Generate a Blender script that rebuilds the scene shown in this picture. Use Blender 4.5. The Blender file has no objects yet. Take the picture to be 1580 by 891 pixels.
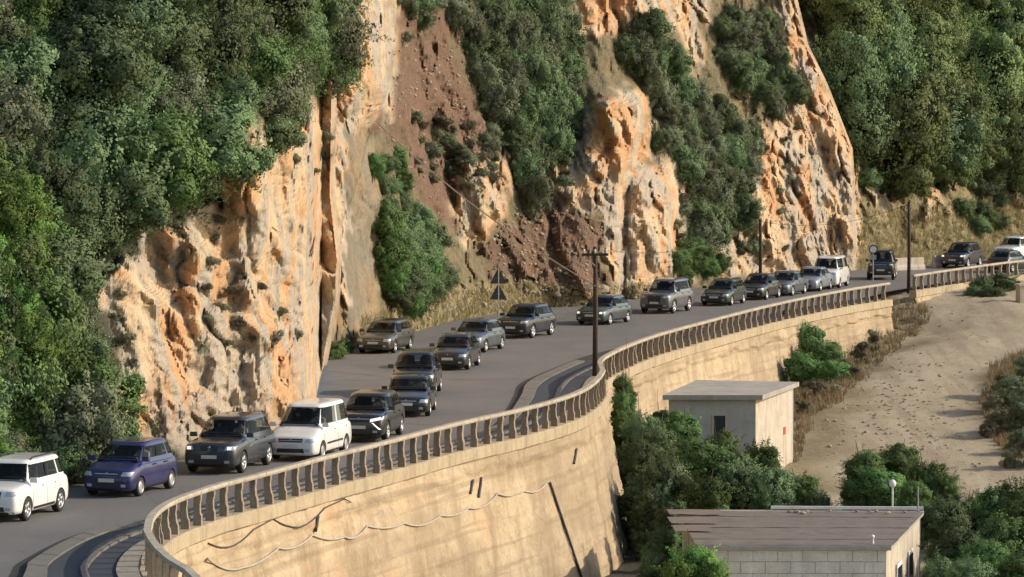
import bpy, bmesh, math, random
import numpy as np
from mathutils import Vector, Matrix, noise, geometry
from mathutils.bvhtree import BVHTree

random.seed(7); np.random.seed(7)
S = bpy.context.scene
COL = S.collection
R = math.radians

# ------------------------------------------------------------------ camera
FPX, CAMH, HORIZ = 6000.0, 12.5, 140.0
TH = math.atan((445.5 - HORIZ) / FPX)
cam_d = bpy.data.cameras.new('camera'); cam = bpy.data.objects.new('camera', cam_d); COL.objects.link(cam)
cam.location = (0, 0, CAMH); cam.rotation_euler = (math.pi/2 - TH, 0, 0)
cam_d.sensor_width = 36.0; cam_d.lens = 36.0 * FPX / 1580.0
cam_d.clip_start = 1.0; cam_d.clip_end = 4000.0
S.camera = cam

# ------------------------------------------------------------------ world, sun, exposure
SUN_EL, SUN_AZ = R(27.0), R(5.0)          # azimuth measured from +X towards +Y
tosun = Vector((math.cos(SUN_AZ)*math.cos(SUN_EL), math.sin(SUN_AZ)*math.cos(SUN_EL), math.sin(SUN_EL)))
W = bpy.data.worlds.new('World'); S.world = W; W.use_nodes = True
wn = W.node_tree.nodes; wl = W.node_tree.links
sky = wn.new('ShaderNodeTexSky'); sky.sky_type = 'NISHITA'; sky.sun_disc = False
sky.sun_elevation = SUN_EL; sky.sun_rotation = math.pi/2 - SUN_AZ
sky.dust_density = 2.0; sky.air_density = 1.2
wl.new(sky.outputs[0], wn['Background'].inputs[0]); wn['Background'].inputs[1].default_value = 0.15
sl = bpy.data.lights.new('sun', 'SUN'); sl.energy = 3.6; sl.angle = R(0.6); sl.color = (1.0, 0.87, 0.70)
so = bpy.data.objects.new('sun', sl); COL.objects.link(so)
so.rotation_euler = tosun.to_track_quat('Z', 'Y').to_euler(); so.location = (60, 100, 60)
S.view_settings.view_transform = 'Standard'; S.view_settings.look = 'None'
S.view_settings.gamma = 1.0; S.view_settings.use_curve_mapping = False
S.view_settings.exposure = 0.15

# ------------------------------------------------------------------ helpers
FW = Vector((0, math.cos(TH), -math.sin(TH))); UP = Vector((0, math.sin(TH), math.cos(TH)))
CAM = Vector((0, 0, CAMH))
def ray(px, py): return (Vector((px - 790.0, 0, 0)) + UP * (445.5 - py) + FW * FPX) / FPX
def G(px, py, z=0.0):
    d = ray(px, py); return CAM + d * ((z - CAMH) / d.z)
def atD(px, py, D):
    d = ray(px, py); return CAM + d * (D / d.y)
def proj(p):
    v = Vector(p) - CAM; zf = v.dot(FW)
    return 790.0 + FPX * v.x / zf, 445.5 - FPX * v.dot(UP) / zf

def mesh(name, verts, faces, smooth=False):
    me = bpy.data.meshes.new(name); me.from_pydata([tuple(v) for v in verts], [], faces); me.update()
    if smooth: me.polygons.foreach_set('use_smooth', [True] * len(me.polygons))
    return me
def obj(name, me, mat=None, parent=None, loc=None, rz=None):
    o = bpy.data.objects.new(name, me); COL.objects.link(o)
    if mat is not None and me is not None and len(me.materials) == 0: me.materials.append(mat)
    if parent: o.parent = parent
    if loc is not None: o.location = loc
    if rz is not None: o.rotation_euler = (0, 0, rz)
    return o
def tag(o, label=None, cat=None, group=None, kind=None):
    if label: o['label'] = label
    if cat: o['category'] = cat
    if group: o['group'] = group
    if kind: o['kind'] = kind
    return o
def thing(name, label, cat, loc=(0, 0, 0), rz=0.0, group=None):
    o = bpy.data.objects.new(name, None); COL.objects.link(o)
    o.empty_display_size = 0.3; o.location = loc; o.rotation_euler = (0, 0, rz)
    return tag(o, label, cat, group)

class MB:
    def __init__(s): s.v = []; s.f = []
    def add(s, v, f):
        n = len(s.v); s.v += [tuple(p) for p in v]; s.f += [tuple(i + n for i in q) for q in f]; return s
    def box(s, c, d, rz=0.0, taper=1.0):
        x, y, z = d[0]/2, d[1]/2, d[2]/2; ca, sa = math.cos(rz), math.sin(rz); vs = []
        for k, t in ((-1, 1.0), (1, taper)):
            for (a, b) in ((-1, -1), (1, -1), (1, 1), (-1, 1)):
                X, Y = a*x*t, b*y*t
                vs.append((c[0] + X*ca - Y*sa, c[1] + X*sa + Y*ca, c[2] + k*z))
        return s.add(vs, [(0,3,2,1),(4,5,6,7),(0,1,5,4),(1,2,6,5),(2,3,7,6),(3,0,4,7)])
    def tube(s, pts, rad, n=6, cap=True):
        pts = [Vector(p) for p in pts]
        rr = rad if isinstance(rad, (list, tuple)) else [rad]*len(pts)
        base = len(s.v); prev = None
        for i, p in enumerate(pts):
            t = (pts[min(i+1, len(pts)-1)] - pts[max(i-1, 0)]).normalized()
            a = prev if prev is not None else (Vector((0,0,1)) if abs(t.z) < 0.9 else Vector((1,0,0)))
            u = (a - t*a.dot(t)).normalized(); w = t.cross(u); prev = u
            for k in range(n):
                q = 2*math.pi*k/n; s.v.append(tuple(p + (u*math.cos(q) + w*math.sin(q))*rr[i]))
        for i in range(len(pts)-1):
            for k in range(n):
                a = base + i*n + k; b = base + i*n + (k+1) % n
                s.f.append((a, b, b+n, a+n))
        if cap:
            s.f.append(tuple(base + k for k in range(n))[::-1]); e = base + (len(pts)-1)*n
            s.f.append(tuple(e + k for k in range(n)))
        return s
    def lathe(s, prof, n=16, axis='z', c=(0,0,0)):
        base = len(s.v)
        for (r, h) in prof:
            for k in range(n):
                q = 2*math.pi*k/n
                p = (r*math.cos(q), r*math.sin(q), h) if axis == 'z' else (r*math.cos(q), h, r*math.sin(q))
                s.v.append((p[0]+c[0], p[1]+c[1], p[2]+c[2]))
        for i in range(len(prof)-1):
            for k in range(n):
                a = base+i*n+k; b = base+i*n+(k+1)%n
                s.f.append((a, b, b+n, a+n) if axis == 'z' else (a, a+n, b+n, b))
        return s
    def prism(s, poly, z0, z1):
        n = len(poly); vs = [(p[0], p[1], z0) for p in poly] + [(p[0], p[1], z1) for p in poly]
        fs = [tuple(range(n))[::-1], tuple(range(n, 2*n))] + [(i, (i+1) % n, (i+1) % n + n, i+n) for i in range(n)]
        return s.add(vs, fs)
    def me(s, name, smooth=False): return mesh(name, s.v, s.f, smooth)
    def build(s, name, mat, parent=None, loc=None, rz=None, smooth=False):
        return obj(name, s.me(name, smooth), mat, parent, loc, rz)

def catmull(pts, step):
    pts = [np.array(p, float) for p in pts]; out = []
    P = [2*pts[0]-pts[1]] + pts + [2*pts[-1]-pts[-2]]
    for i in range(1, len(P)-2):
        p0, p1, p2, p3 = P[i-1:i+3]
        n = max(2, int(np.linalg.norm(p2-p1)/step))
        for k in range(n):
            t = k/n
            out.append(0.5*((2*p1)+(-p0+p2)*t+(2*p0-5*p1+4*p2-p3)*t*t+(-p0+3*p1-3*p2+p3)*t**3))
    out.append(pts[-1]); return np.array(out)
def resample(c, step=None, n=None):
    d = np.r_[0, np.cumsum(np.linalg.norm(np.diff(c, axis=0), axis=1))]
    if n is None: n = max(2, int(round(d[-1]/step)) + 1)
    t = np.linspace(0, d[-1], n)
    return np.stack([np.interp(t, d, c[:, k]) for k in range(c.shape[1])], 1)
def sstep(a, b, x):
    t = np.clip((x-a)/(b-a), 0, 1); return t*t*(3-2*t)
def inpoly(x, y, poly):
    x = np.asarray(x, float); y = np.asarray(y, float); r = np.zeros(x.shape, bool); n = len(poly)
    for i in range(n):
        x0, y0 = poly[i]; x1, y1 = poly[(i+1) % n]
        if y0 == y1: continue
        c = ((y0 > y) != (y1 > y)) & (x < (x1-x0)*(y-y0)/(y1-y0) + x0); r ^= c
    return r
def fbm(p, oct=4, lac=2.1, gain=0.5):
    return noise.fractal(p, 1.0, lac, oct, noise_basis='PERLIN_ORIGINAL')

# ------------------------------------------------------------------ materials
class NT:
    def __init__(s, name):
        s.m = bpy.data.materials.new(name); s.m.use_nodes = True; s.t = s.m.node_tree
        s.n = s.t.nodes; s.l = s.t.links; s.b = s.n['Principled BSDF']
    def put(s, sock, v):
        if isinstance(v, bpy.types.NodeSocket): s.l.new(v, sock)
        else: sock.default_value = v
    def coord(s, kind='Object', scale=(1,1,1), rot=(0,0,0)):
        c = s.n.new('ShaderNodeTexCoord'); m = s.n.new('ShaderNodeMapping')
        m.inputs['Scale'].default_value = scale; m.inputs['Rotation'].default_value = rot
        s.l.new(c.outputs[kind], m.inputs[0]); return m.outputs[0]
    def pos(s, scale=(1,1,1), rot=(0,0,0)):
        g = s.n.new('ShaderNodeNewGeometry'); m = s.n.new('ShaderNodeMapping')
        m.inputs['Scale'].default_value = scale; m.inputs['Rotation'].default_value = rot
        s.l.new(g.outputs['Position'], m.inputs[0]); return m.outputs[0]
    def noise(s, vec, scale, detail=5, rough=0.6, dist=0.0):
        n = s.n.new('ShaderNodeTexNoise'); s.l.new(vec, n.inputs['Vector'])
        n.inputs['Scale'].default_value = scale; n.inputs['Detail'].default_value = detail
        n.inputs['Roughness'].default_value = rough; n.inputs['Distortion'].default_value = dist
        return n.outputs['Fac']
    def voro(s, vec, scale, feature='F1', out='Distance'):
        n = s.n.new('ShaderNodeTexVoronoi'); n.feature = feature; s.l.new(vec, n.inputs['Vector'])
        n.inputs['Scale'].default_value = scale; return n.outputs[out]
    def ramp(s, fac, stops, interp='LINEAR'):
        r = s.n.new('ShaderNodeValToRGB'); s.l.new(fac, r.inputs[0]); e = r.color_ramp; e.interpolation = interp
        while len(e.elements) < len(stops): e.elements.new(0.5)
        for i, (p, c) in enumerate(stops):
            e.elements[i].position = p
            e.elements[i].color = (c, c, c, 1) if isinstance(c, (int, float)) else (c[0], c[1], c[2], 1)
        return r.outputs[0]
    def mix(s, fac, a, b, mode='MIX'):
        m = s.n.new('ShaderNodeMix'); m.data_type = 'RGBA'; m.blend_type = mode
        s.put(m.inputs[0], fac)
        for k, v in ((6, a), (7, b)):
            if isinstance(v, bpy.types.NodeSocket): s.l.new(v, m.inputs[k])
            else: m.inputs[k].default_value = (v[0], v[1], v[2], 1)
        return m.outputs[2]
    def math(s, op, a, b=0.0):
        m = s.n.new('ShaderNodeMath'); m.operation = op; s.put(m.inputs[0], a); s.put(m.inputs[1], b); return m.outputs[0]
    def attr(s, name):
        a = s.n.new('ShaderNodeAttribute'); a.attribute_name = name; return a
    def sep(s, c):
        x = s.n.new('ShaderNodeSeparateColor'); s.l.new(c, x.inputs[0]); return x.outputs
    def bump(s, h, strength=0.5, dist=0.05):
        b = s.n.new('ShaderNodeBump'); s.l.new(h, b.inputs['Height'])
        b.inputs['Strength'].default_value = strength; b.inputs['Distance'].default_value = dist
        s.l.new(b.outputs[0], s.b.inputs['Normal'])
    def fin(s, col, rough=0.8, **kw):
        if isinstance(col, bpy.types.NodeSocket): s.l.new(col, s.b.inputs['Base Color'])
        else: s.b.inputs['Base Color'].default_value = (col[0], col[1], col[2], 1)
        s.put(s.b.inputs['Roughness'], rough)
        for k, v in kw.items(): s.put(s.b.inputs[k.replace('_', ' ')], v)
        return s.m

def mat_plain(name, c, rough=0.7, var=0.15, scale=6.0, **kw):
    t = NT(name); n = t.noise(t.coord(), scale, 4)
    f = t.ramp(n, [(0.3, 1-var), (0.7, 1+var)])
    return t.fin(t.mix(1.0, c, f, 'MULTIPLY'), rough, **kw)

def mat_paint(name, c, metal=0.0, rough=0.30):
    t = NT(name); n = t.noise(t.coord(), 1.2, 4, 0.6)
    col = t.mix(t.ramp(n, [(0.4, 0.0), (0.75, 0.05)]), c, (0.30, 0.27, 0.22))   # road dust
    return t.fin(col, t.ramp(n, [(0.3, rough-0.06), (0.8, rough+0.12)]), Metallic=metal, Coat_Weight=0.8, Coat_Roughness=0.08)

M = {}
def mat_glass():
    t = NT('tinted_car_glass'); t.fin((0.010, 0.012, 0.014), 0.05, Specular_IOR_Level=0.7)
    tr = t.n.new('ShaderNodeBsdfTransparent'); tr.inputs[0].default_value = (.62, .66, .66, 1)
    mx = t.n.new('ShaderNodeMixShader'); mx.inputs[0].default_value = 0.70
    t.l.new(t.b.outputs[0], mx.inputs[1]); t.l.new(tr.outputs[0], mx.inputs[2]); t.l.new(mx.outputs[0], t.n['Material Output'].inputs[0]); return t.m
M['glass'] = mat_glass()
M['seat'] = mat_plain('seat_fabric', (0.045, 0.045, 0.05), 0.9)
M['skin'] = mat_plain('skin', (0.42, 0.26, 0.18), 0.6, .08)
M['hair'] = mat_plain('dark_hair', (0.02, 0.015, 0.012), 0.7)
M['tyre'] = mat_plain('tyre_rubber', (0.022, 0.021, 0.02), 0.85)
M['rim'] = mat_plain('alloy_rim', (0.55, 0.55, 0.55), 0.38, 0.1, 10, Metallic=0.6)
M['steelrim'] = mat_plain('wheel_cover', (0.42, 0.41, 0.40), 0.45, 0.1, 10, Metallic=0.3)
M['trim'] = mat_plain('black_plastic_trim', (0.022, 0.022, 0.023), 0.6)
M['grille'] = mat_plain('grille_plastic', (0.03, 0.03, 0.032), 0.4)
M['lamp'] = NT('headlamp_lens').fin((0.48, 0.50, 0.52), 0.12, Metallic=0.35, Coat_Weight=1.0)
M['chrome'] = NT('chrome').fin((0.55, 0.55, 0.56), 0.35, Metallic=0.5)
M['plate'] = mat_plain('number_plate', (0.62, 0.62, 0.60), 0.5, 0.08, 30)
M['tail'] = NT('tail_lamp_red').fin((0.3, 0.015, 0.012), 0.2)

def mat_asphalt(name, c, c2):
    t = NT(name); p = t.pos()
    big = t.noise(p, 0.18, 6, 0.6, 0.4); fine = t.noise(p, 9, 4, 0.7); streak = t.noise(t.pos((1.0, 0.12, 1), (0, 0, R(15))), 0.9, 5, 0.6)
    col = t.mix(t.ramp(big, [(0.35, 0.0), (0.68, 1.0)]), c, c2)
    col = t.mix(t.ramp(streak, [(0.45, 0.0), (0.75, 0.35)]), col, (c[0]*0.62, c[1]*0.62, c[2]*0.62))
    col = t.mix(1.0, col, t.ramp(fine, [(0.25, 0.8), (0.75, 1.2)]), 'MULTIPLY')
    pt = t.n.new('ShaderNodeTexVoronoi'); pt.distance = 'CHEBYCHEV'; t.l.new(t.pos((1, 0.35, 1), (0, 0, R(15))), pt.inputs['Vector']); pt.inputs['Scale'].default_value = 0.22
    col = t.mix(t.ramp(t.sep(pt.outputs['Color'])[0], [(0.80, 0.0), (0.82, 0.35)]), col, (c[0]*0.7, c[1]*0.7, c[2]*0.72))
    ck = t.voro(t.pos((1, 0.5, 1)), 0.35, 'DISTANCE_TO_EDGE'); col = t.mix(t.math('MULTIPLY', t.ramp(ck, [(0.0, 0.6), (0.010, 0.0)]), t.ramp(big, [(0.5, 0.0), (0.6, 1.0)])), col, (0.05, 0.047, 0.045))
    t.bump(fine, 0.3, 0.01)
    return t.fin(col, 0.85)
M['asphalt'] = mat_asphalt('worn_grey_asphalt', (0.165, 0.155, 0.15), (0.13, 0.122, 0.118))
M['asphalt_and_rail_shade'] = mat_asphalt('fresh_asphalt_and_rail_shade', (0.045, 0.052, 0.066), (0.035, 0.042, 0.055))  # fresh asphalt of the path, also the painted shadow of the top rail
M['gutter'] = mat_plain('gutter_grime', (0.03, 0.028, 0.026), 0.9, 0.3, 2)

def mat_concrete(name, c, stain=(0.12, 0.09, 0.06), amt=0.5, sc=0.8, vstreak=True, bumpd=0.03):
    t = NT(name); p = t.pos()
    a = t.noise(p, sc, 7, 0.65, 0.3); b = t.noise(t.pos((1, 1, 0.14)), sc*2.2, 6, 0.65); f = t.noise(p, 14, 4, 0.7)
    col = t.mix(t.ramp(a, [(0.3, 0.0), (0.75, 1.0)]), c, (c[0]*0.72, c[1]*0.70, c[2]*0.66))
    if vstreak: col = t.mix(t.math('MULTIPLY', t.ramp(b, [(0.48, 0.0), (0.78, 1.0)]), amt), col, stain)
    col = t.mix(1.0, col, t.ramp(f, [(0.25, 0.82), (0.75, 1.15)]), 'MULTIPLY')
    t.bump(t.noise(p, 5, 7, 0.7), 0.5, bumpd)
    return t.fin(col, 0.9)
M['kerb'] = mat_concrete('kerb_concrete', (0.185, 0.175, 0.16), amt=0.4, sc=1.5)
M['slab'] = mat_concrete('pavement_slab', (0.32, 0.29, 0.245), amt=0.3, sc=1.2)
M['rail'] = mat_concrete('balustrade_concrete', (0.46, 0.41, 0.33), (0.12, 0.09, 0.06), 0.6, 1.5)
M['post'] = mat_concrete('weathered_post_concrete', (0.34, 0.27, 0.20), (0.08, 0.055, 0.04), 0.7, 1.8)
M['beam'] = mat_concrete('wall_cap_concrete', (0.48, 0.39, 0.26), (0.13, 0.09, 0.06), 0.6, 1.2)
# ------------------------------------------------------------------ plan curves (world x, y)
GUT = [(-11.4, 80), (-12.2, 93), (-12.7, 100), (-12.8, 102.7), (-12.1, 108.7), (-10.5, 112.8), (-8.1, 119), (-5.4, 127.5), (-2.7, 135.5),
       (-0.9, 142.5), (-0.25, 148.5), (0.26, 158), (0.55, 165), (1.7, 172.5), (3.8, 183), (7.6, 195.5), (12.4, 211.5), (17.0, 224),
       (20.6, 232.5), (24.2, 243.5), (28.6, 253), (34, 263), (42, 276), (60, 300)]
def rp(px, py):
    g = G(px, py, 1.1); return (g.x, g.y)
RAIL_PX = [(345, 960), (300, 888), (262, 862), (236, 836), (228, 815), (238, 792), (268, 772), (330, 750), (400, 732), (500, 705), (600, 680), (700, 654),
           (800, 632), (870, 613), (908, 596), (929, 574), (931, 552), (1000, 521), (1100, 493), (1200, 468), (1300, 448), (1371, 437)]
RAIL = catmull([rp(*p) for p in RAIL_PX], 0.4)
RAIL2 = catmull([rp(1408, 425), rp(1490, 413), rp(1580, 402), (42, 272), (58, 292)], 0.4)
LEFT_PX = [(-500, 850), (-200, 790), (0, 757), (110, 745), (215, 725), (300, 705), (400, 685), (470, 655), (495, 630)]
RIGHT_PX = [(480, 556), (505, 550), (530, 543), (545, 539), (600, 526), (660, 506), (700, 495), (780, 482), (880, 466), (1000, 455), (1100, 441),
            (1200, 428), (1300, 419), (1400, 410), (1500, 402), (1600, 395), (1900, 385), (2300, 380)]
gut = catmull(GUT, 0.5)

# ------------------------------------------------------------------ cliff and hillside
ZONES_ROCK = [
 [(526,110),(519,230),(530,400),(526,470),(506,600),(490,660),(400,690),(330,700),(215,720),(190,600),(170,540),(138,440),(200,390),(250,335),(300,318),(348,308),(362,240),(332,210),(380,165),(402,165),(412,235),(440,220),(485,145)],
 [(512,-200),(600,-200),(610,0),(605,150),(570,200),(512,180)],
 [(720,235),(795,250),(785,330),(720,385),(690,330)],
 [(850,250),(930,155),(960,135),(1006,138),(1010,215),(975,270),(1030,240),(1056,260),(1062,445),(940,455),(935,330),(860,310)],
 [(870,-200),(1100,-200),(1085,110),(1060,70),(1000,15),(940,60),(890,60)],
 [(1165,440),(1170,220),(1240,135),(1284,122),(1322,228),(1328,440)],
 [(1175,-200),(1228,-200),(1236,0),(1252,68),(1284,124),(1235,175),(1205,60)],
 [(1100,300),(1180,260),(1180,430),(1100,430)],
 [(1545,262),(1620,245),(1640,330),(1560,318)], [(1335,262),(1352,255),(1372,310),(1350,330)], [(1420,290),(1450,285),(1455,330),(1425,340)],
]
ZONES_SOIL = [
 [(585,70),(600,-60),(700,-60),(700,75),(725,140),(765,225),(735,300),(700,350),(760,420),(920,460),(930,350),(880,310),(800,340),(740,390),(640,300),(625,230),(560,200)],
 [(640,250),(720,260),(700,340),(640,300)], 
]
ZONES_DRY = [[(520,570),(560,480),(680,440),(800,430),(930,440),(1000,480),(600,560)], [(1318,430),(1325,250),(1400,270),(1600,270),(2200,200),(2200,450)], [(1120,150),(1160,150),(1180,260),(1140,260)]]

def sstep1(t):
    t = min(1.0, max(0.0, t)); return t*t*(3-2*t)
def build_cliff():
    pxs = np.concatenate([np.arange(-520, -60, 12), np.arange(-60, 488, 3.2), np.arange(488, 548, 1.1), np.arange(548, 1190, 3.2), np.arange(1190, 1345, 1.8), np.arange(1345, 1650, 3.2), np.arange(1650, 2300, 16)]).astype(float)
    lx, ly = zip(*LEFT_PX); rx, ry = zip(*RIGHT_PX)
    def baseD(y): return np.array([G(790, v, 0).y for v in np.atleast_1d(y)])
    ybl = np.interp(pxs, lx, ly); ybr = np.interp(pxs, rx, ry)
    edge_b = 488.0
    mb = sstep(edge_b-12, edge_b+14, pxs); yb = ybl*(1-mb) + ybr*mb
    Dl = baseD(ybl); Dr = baseD(ybr)
    kl = np.interp(pxs, [-520, 100, 220, 330, 480, 530], [0.75, 0.7, 0.42, 0.3, 0.2, 0.2])
    kr = np.interp(pxs, [480, 560, 650, 760, 840, 920, 1000, 1080, 1150, 1200, 1290, 1312, 1340, 1600], [0.45, 0.5, 0.72, 0.8, 0.6, 0.4, 0.42, 0.6, 0.5, 0.35, 0.28, 0.3, 0.3, 0.3])
    nr = 330; tt = np.linspace(0, 1, nr)
    PY = (yb[None, :] + 14) + (-420 - yb[None, :] - 14) * tt[:, None]
    PX = np.repeat(pxs[None, :], nr, 0)
    hl = np.clip(ybl[None, :] - PY, -30, 2000)/FPX; hr = np.clip(ybr[None, :] - PY, -30, 2000)/FPX
    DL = Dl[None, :]/(1 - kl[None, :]*np.clip(hl, 0, 1)); DR = Dr[None, :]/(1 - kr[None, :]*np.clip(hr, 0, 1))
    # hillside right of the last buttress lies further back
    e3 = np.interp(PY, [-420, 0, 70, 130, 230, 420], [1200, 1226, 1243, 1273, 1312, 1318])
    back = sstep(0, 6, PX - e3)
    hh = np.clip(ybr[None, :] - PY, 0, 2000)*Dr[None, :]/FPX
    DR = DR + back*(6.0*sstep(0, 1.2, hh) + 0.75*hh)
    e1 = np.interp(PY, [-420, 0, 130, 230, 300, 400, 470, 560, 640], [540, 522, 516, 514, 513, 524, 520, 503, 488])
    m1 = sstep(-4, 4, PX - e1)
    D = DL*(1-m1) + DR*m1
    # second buttress: a rounded pillar standing out to a sharp right edge
    e2 = np.interp(PY, [100, 150, 205, 260, 300, 450], [955, 990, 986, 962, 952, 948])
    g2 = np.exp(-(np.minimum(PX-e2+45, 0)/55)**2) * sstep(110, 175, PY) * (1-sstep(-6, 16, PX-e2))
    D -= 6.0*g2
    e2b = np.interp(PY, [230, 290, 450], [1015, 1032, 1040])
    D -= 4.0*sstep(940, 985, PX)*sstep(225, 300, PY)*(1-sstep(-6, 16, PX-e2b))
    g4 = np.exp(-((PX-745)/35)**2 - ((PY-300)/60)**2); D -= 2.5*g4
    g5 = np.exp(-((PX-560)/40)**2)*(1-sstep(120, 215, PY)); D -= 6*g5
    g6 = np.exp(-((PX-375)/35)**2)*np.exp(-((PY-230)/90)**2); D -= 2.0*g6
    # broad hollow of the landslide
    D += 4.0*np.exp(-((PX-650)/60)**2 - ((PY-200)/160)**2)
    cT, sT = math.cos(TH), math.sin(TH)
    X = (PX-790); Yv = (445.5-PY)*sT + FPX*cT; Zv = (445.5-PY)*cT - FPX*sT
    P = np.stack([X*D/Yv, D, CAMH + Zv*D/Yv], -1)
    rock = np.zeros(PX.shape); soil = np.zeros(PX.shape); dry = np.zeros(PX.shape)
    nc = len(pxs)
    N = np.cross(np.gradient(P, axis=1), np.gradient(P, axis=0)); N /= np.linalg.norm(N, axis=-1, keepdims=True) + 1e-9
    N[N[..., 1] > 0] *= -1
    jx = np.zeros(PX.shape); jy = np.zeros(PX.shape)
    flat = P.reshape(-1, 3); q = [Vector(p) for p in flat]
    J = np.array([(fbm(p*0.55, 4), fbm(p*0.55 + Vector((31, 7, 3)), 4)) for p in q]).reshape(nr, nc, 2)
    qx = PX + J[..., 0]*34*170/D; qy = PY + J[..., 1]*34*170/D
    for z in ZONES_ROCK: rock = np.maximum(rock, inpoly(qx, qy, z))
    for z in ZONES_SOIL: soil = np.maximum(soil, inpoly(qx, qy, z))
    for z in ZONES_DRY: dry = np.maximum(dry, inpoly(qx, qy, z))
    for z in [[(515,190),(580,190),(590,480),(540,520),(515,420)]]: rock = np.maximum(rock, 0.35*inpoly(qx, qy, z))
    soil *= (1-rock); dry *= (1-rock)*(1-soil)
    def blur(a):
        for _ in range(2):
            a = (a + np.roll(a, 1, 0) + np.roll(a, -1, 0) + np.roll(a, 1, 1) + np.roll(a, -1, 1))/5
        return a
    rock = blur(rock)
    # relief: flutes, slabs and pockets on rock, lumps elsewhere; pushed out along the line of sight scaled by how obliquely the face runs
    disp = np.empty(len(q)); rk = np.maximum(rock, (0.42 + 0.40*soil)*(PX > 530)*(1-dry)).reshape(-1)
    vd = P - np.array([0, 0, CAMH]); vd /= np.linalg.norm(vd, axis=-1, keepdims=True)
    obl = np.clip(1.0/np.maximum(np.abs((N*vd).sum(-1)), .05), 1.0, 2.2)
    for i, p in enumerate(q):
        r = rk[i]
        u = Vector((p.x, p.y*0.22, p.z))
        tl = Vector((u.x + 0.30*u.z, u.y, u.z))          # strata lean a little
        big = fbm(Vector((tl.x*0.38, tl.y*0.4, tl.z*0.15)), 4)
        if r > 0.04:
            wv = noise.noise_vector(u*0.7)
            rdg = 1 - abs(noise.noise(Vector((tl.x*0.9+3, tl.y, tl.z*0.22)) + wv*0.2))*2.2
            va = Vector((tl.x*0.55, tl.y*0.6, tl.z*0.20)) + wv*0.35; da, pa = noise.voronoi(va)
            ra = noise.cell_vector(pa[0]*7.3 + Vector((.5, .5, .5)))
            vb = Vector((tl.x*1.5, tl.y*1.5, tl.z*0.75)) + wv*0.3; db, pb = noise.voronoi(vb)
            rb = noise.cell_vector(pb[0]*9.1 + Vector((.3, .7, .1)))
            fa = (va-pa[0]).dot(ra)*0.85 + ra.x*0.30; fb = (vb-pb[0]).dot(rb)*0.18 + rb.y*0.07
            fa *= sstep1((da[1]-da[0])/0.16); fb *= sstep1((db[1]-db[0])/0.2)
            crk = -0.15*max(0.0, 1-(da[1]-da[0])/0.05) - 0.05*max(0.0, 1-(db[1]-db[0])/0.08)
            hole = max(0.0, noise.noise(u*0.8 + Vector((9, 4, 2))) - 0.5)
            disp[i] = r*(1.0*big + 0.22*rdg + fa + fb + crk + 0.13*fbm(u*2.4, 5) - 0.4*hole) + (1-r)*0.5*big
        else:
            disp[i] = 0.6*big + 0.30*fbm(u*0.9, 4) + 0.12*fbm(u*3.1, 3)
    disp = disp.reshape(nr, nc)
    fade = sstep(0.0, 0.05, tt)[:, None]
    P = P - vd*(disp*fade*obl)[..., None]
    faces = []
    for r in range(nr-1):
        a = r*nc
        faces += [(a+c, a+c+1, a+nc+c+1, a+nc+c) for c in range(nc-1)]
    me = mesh('cliff', P.reshape(-1, 3).tolist(), faces)
    ca = me.color_attributes.new('zone', 'FLOAT_COLOR', 'POINT')
    buf = np.zeros((nr*nc, 4), np.float32); buf[:, 0] = rock.reshape(-1); buf[:, 1] = blur(soil).reshape(-1); buf[:, 2] = blur(dry).reshape(-1); buf[:, 3] = 1
    ca.data.foreach_set('color', buf.reshape(-1))
    return me, BVHTree.FromPolygons([tuple(v) for v in P.reshape(-1, 3)], faces)

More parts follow.
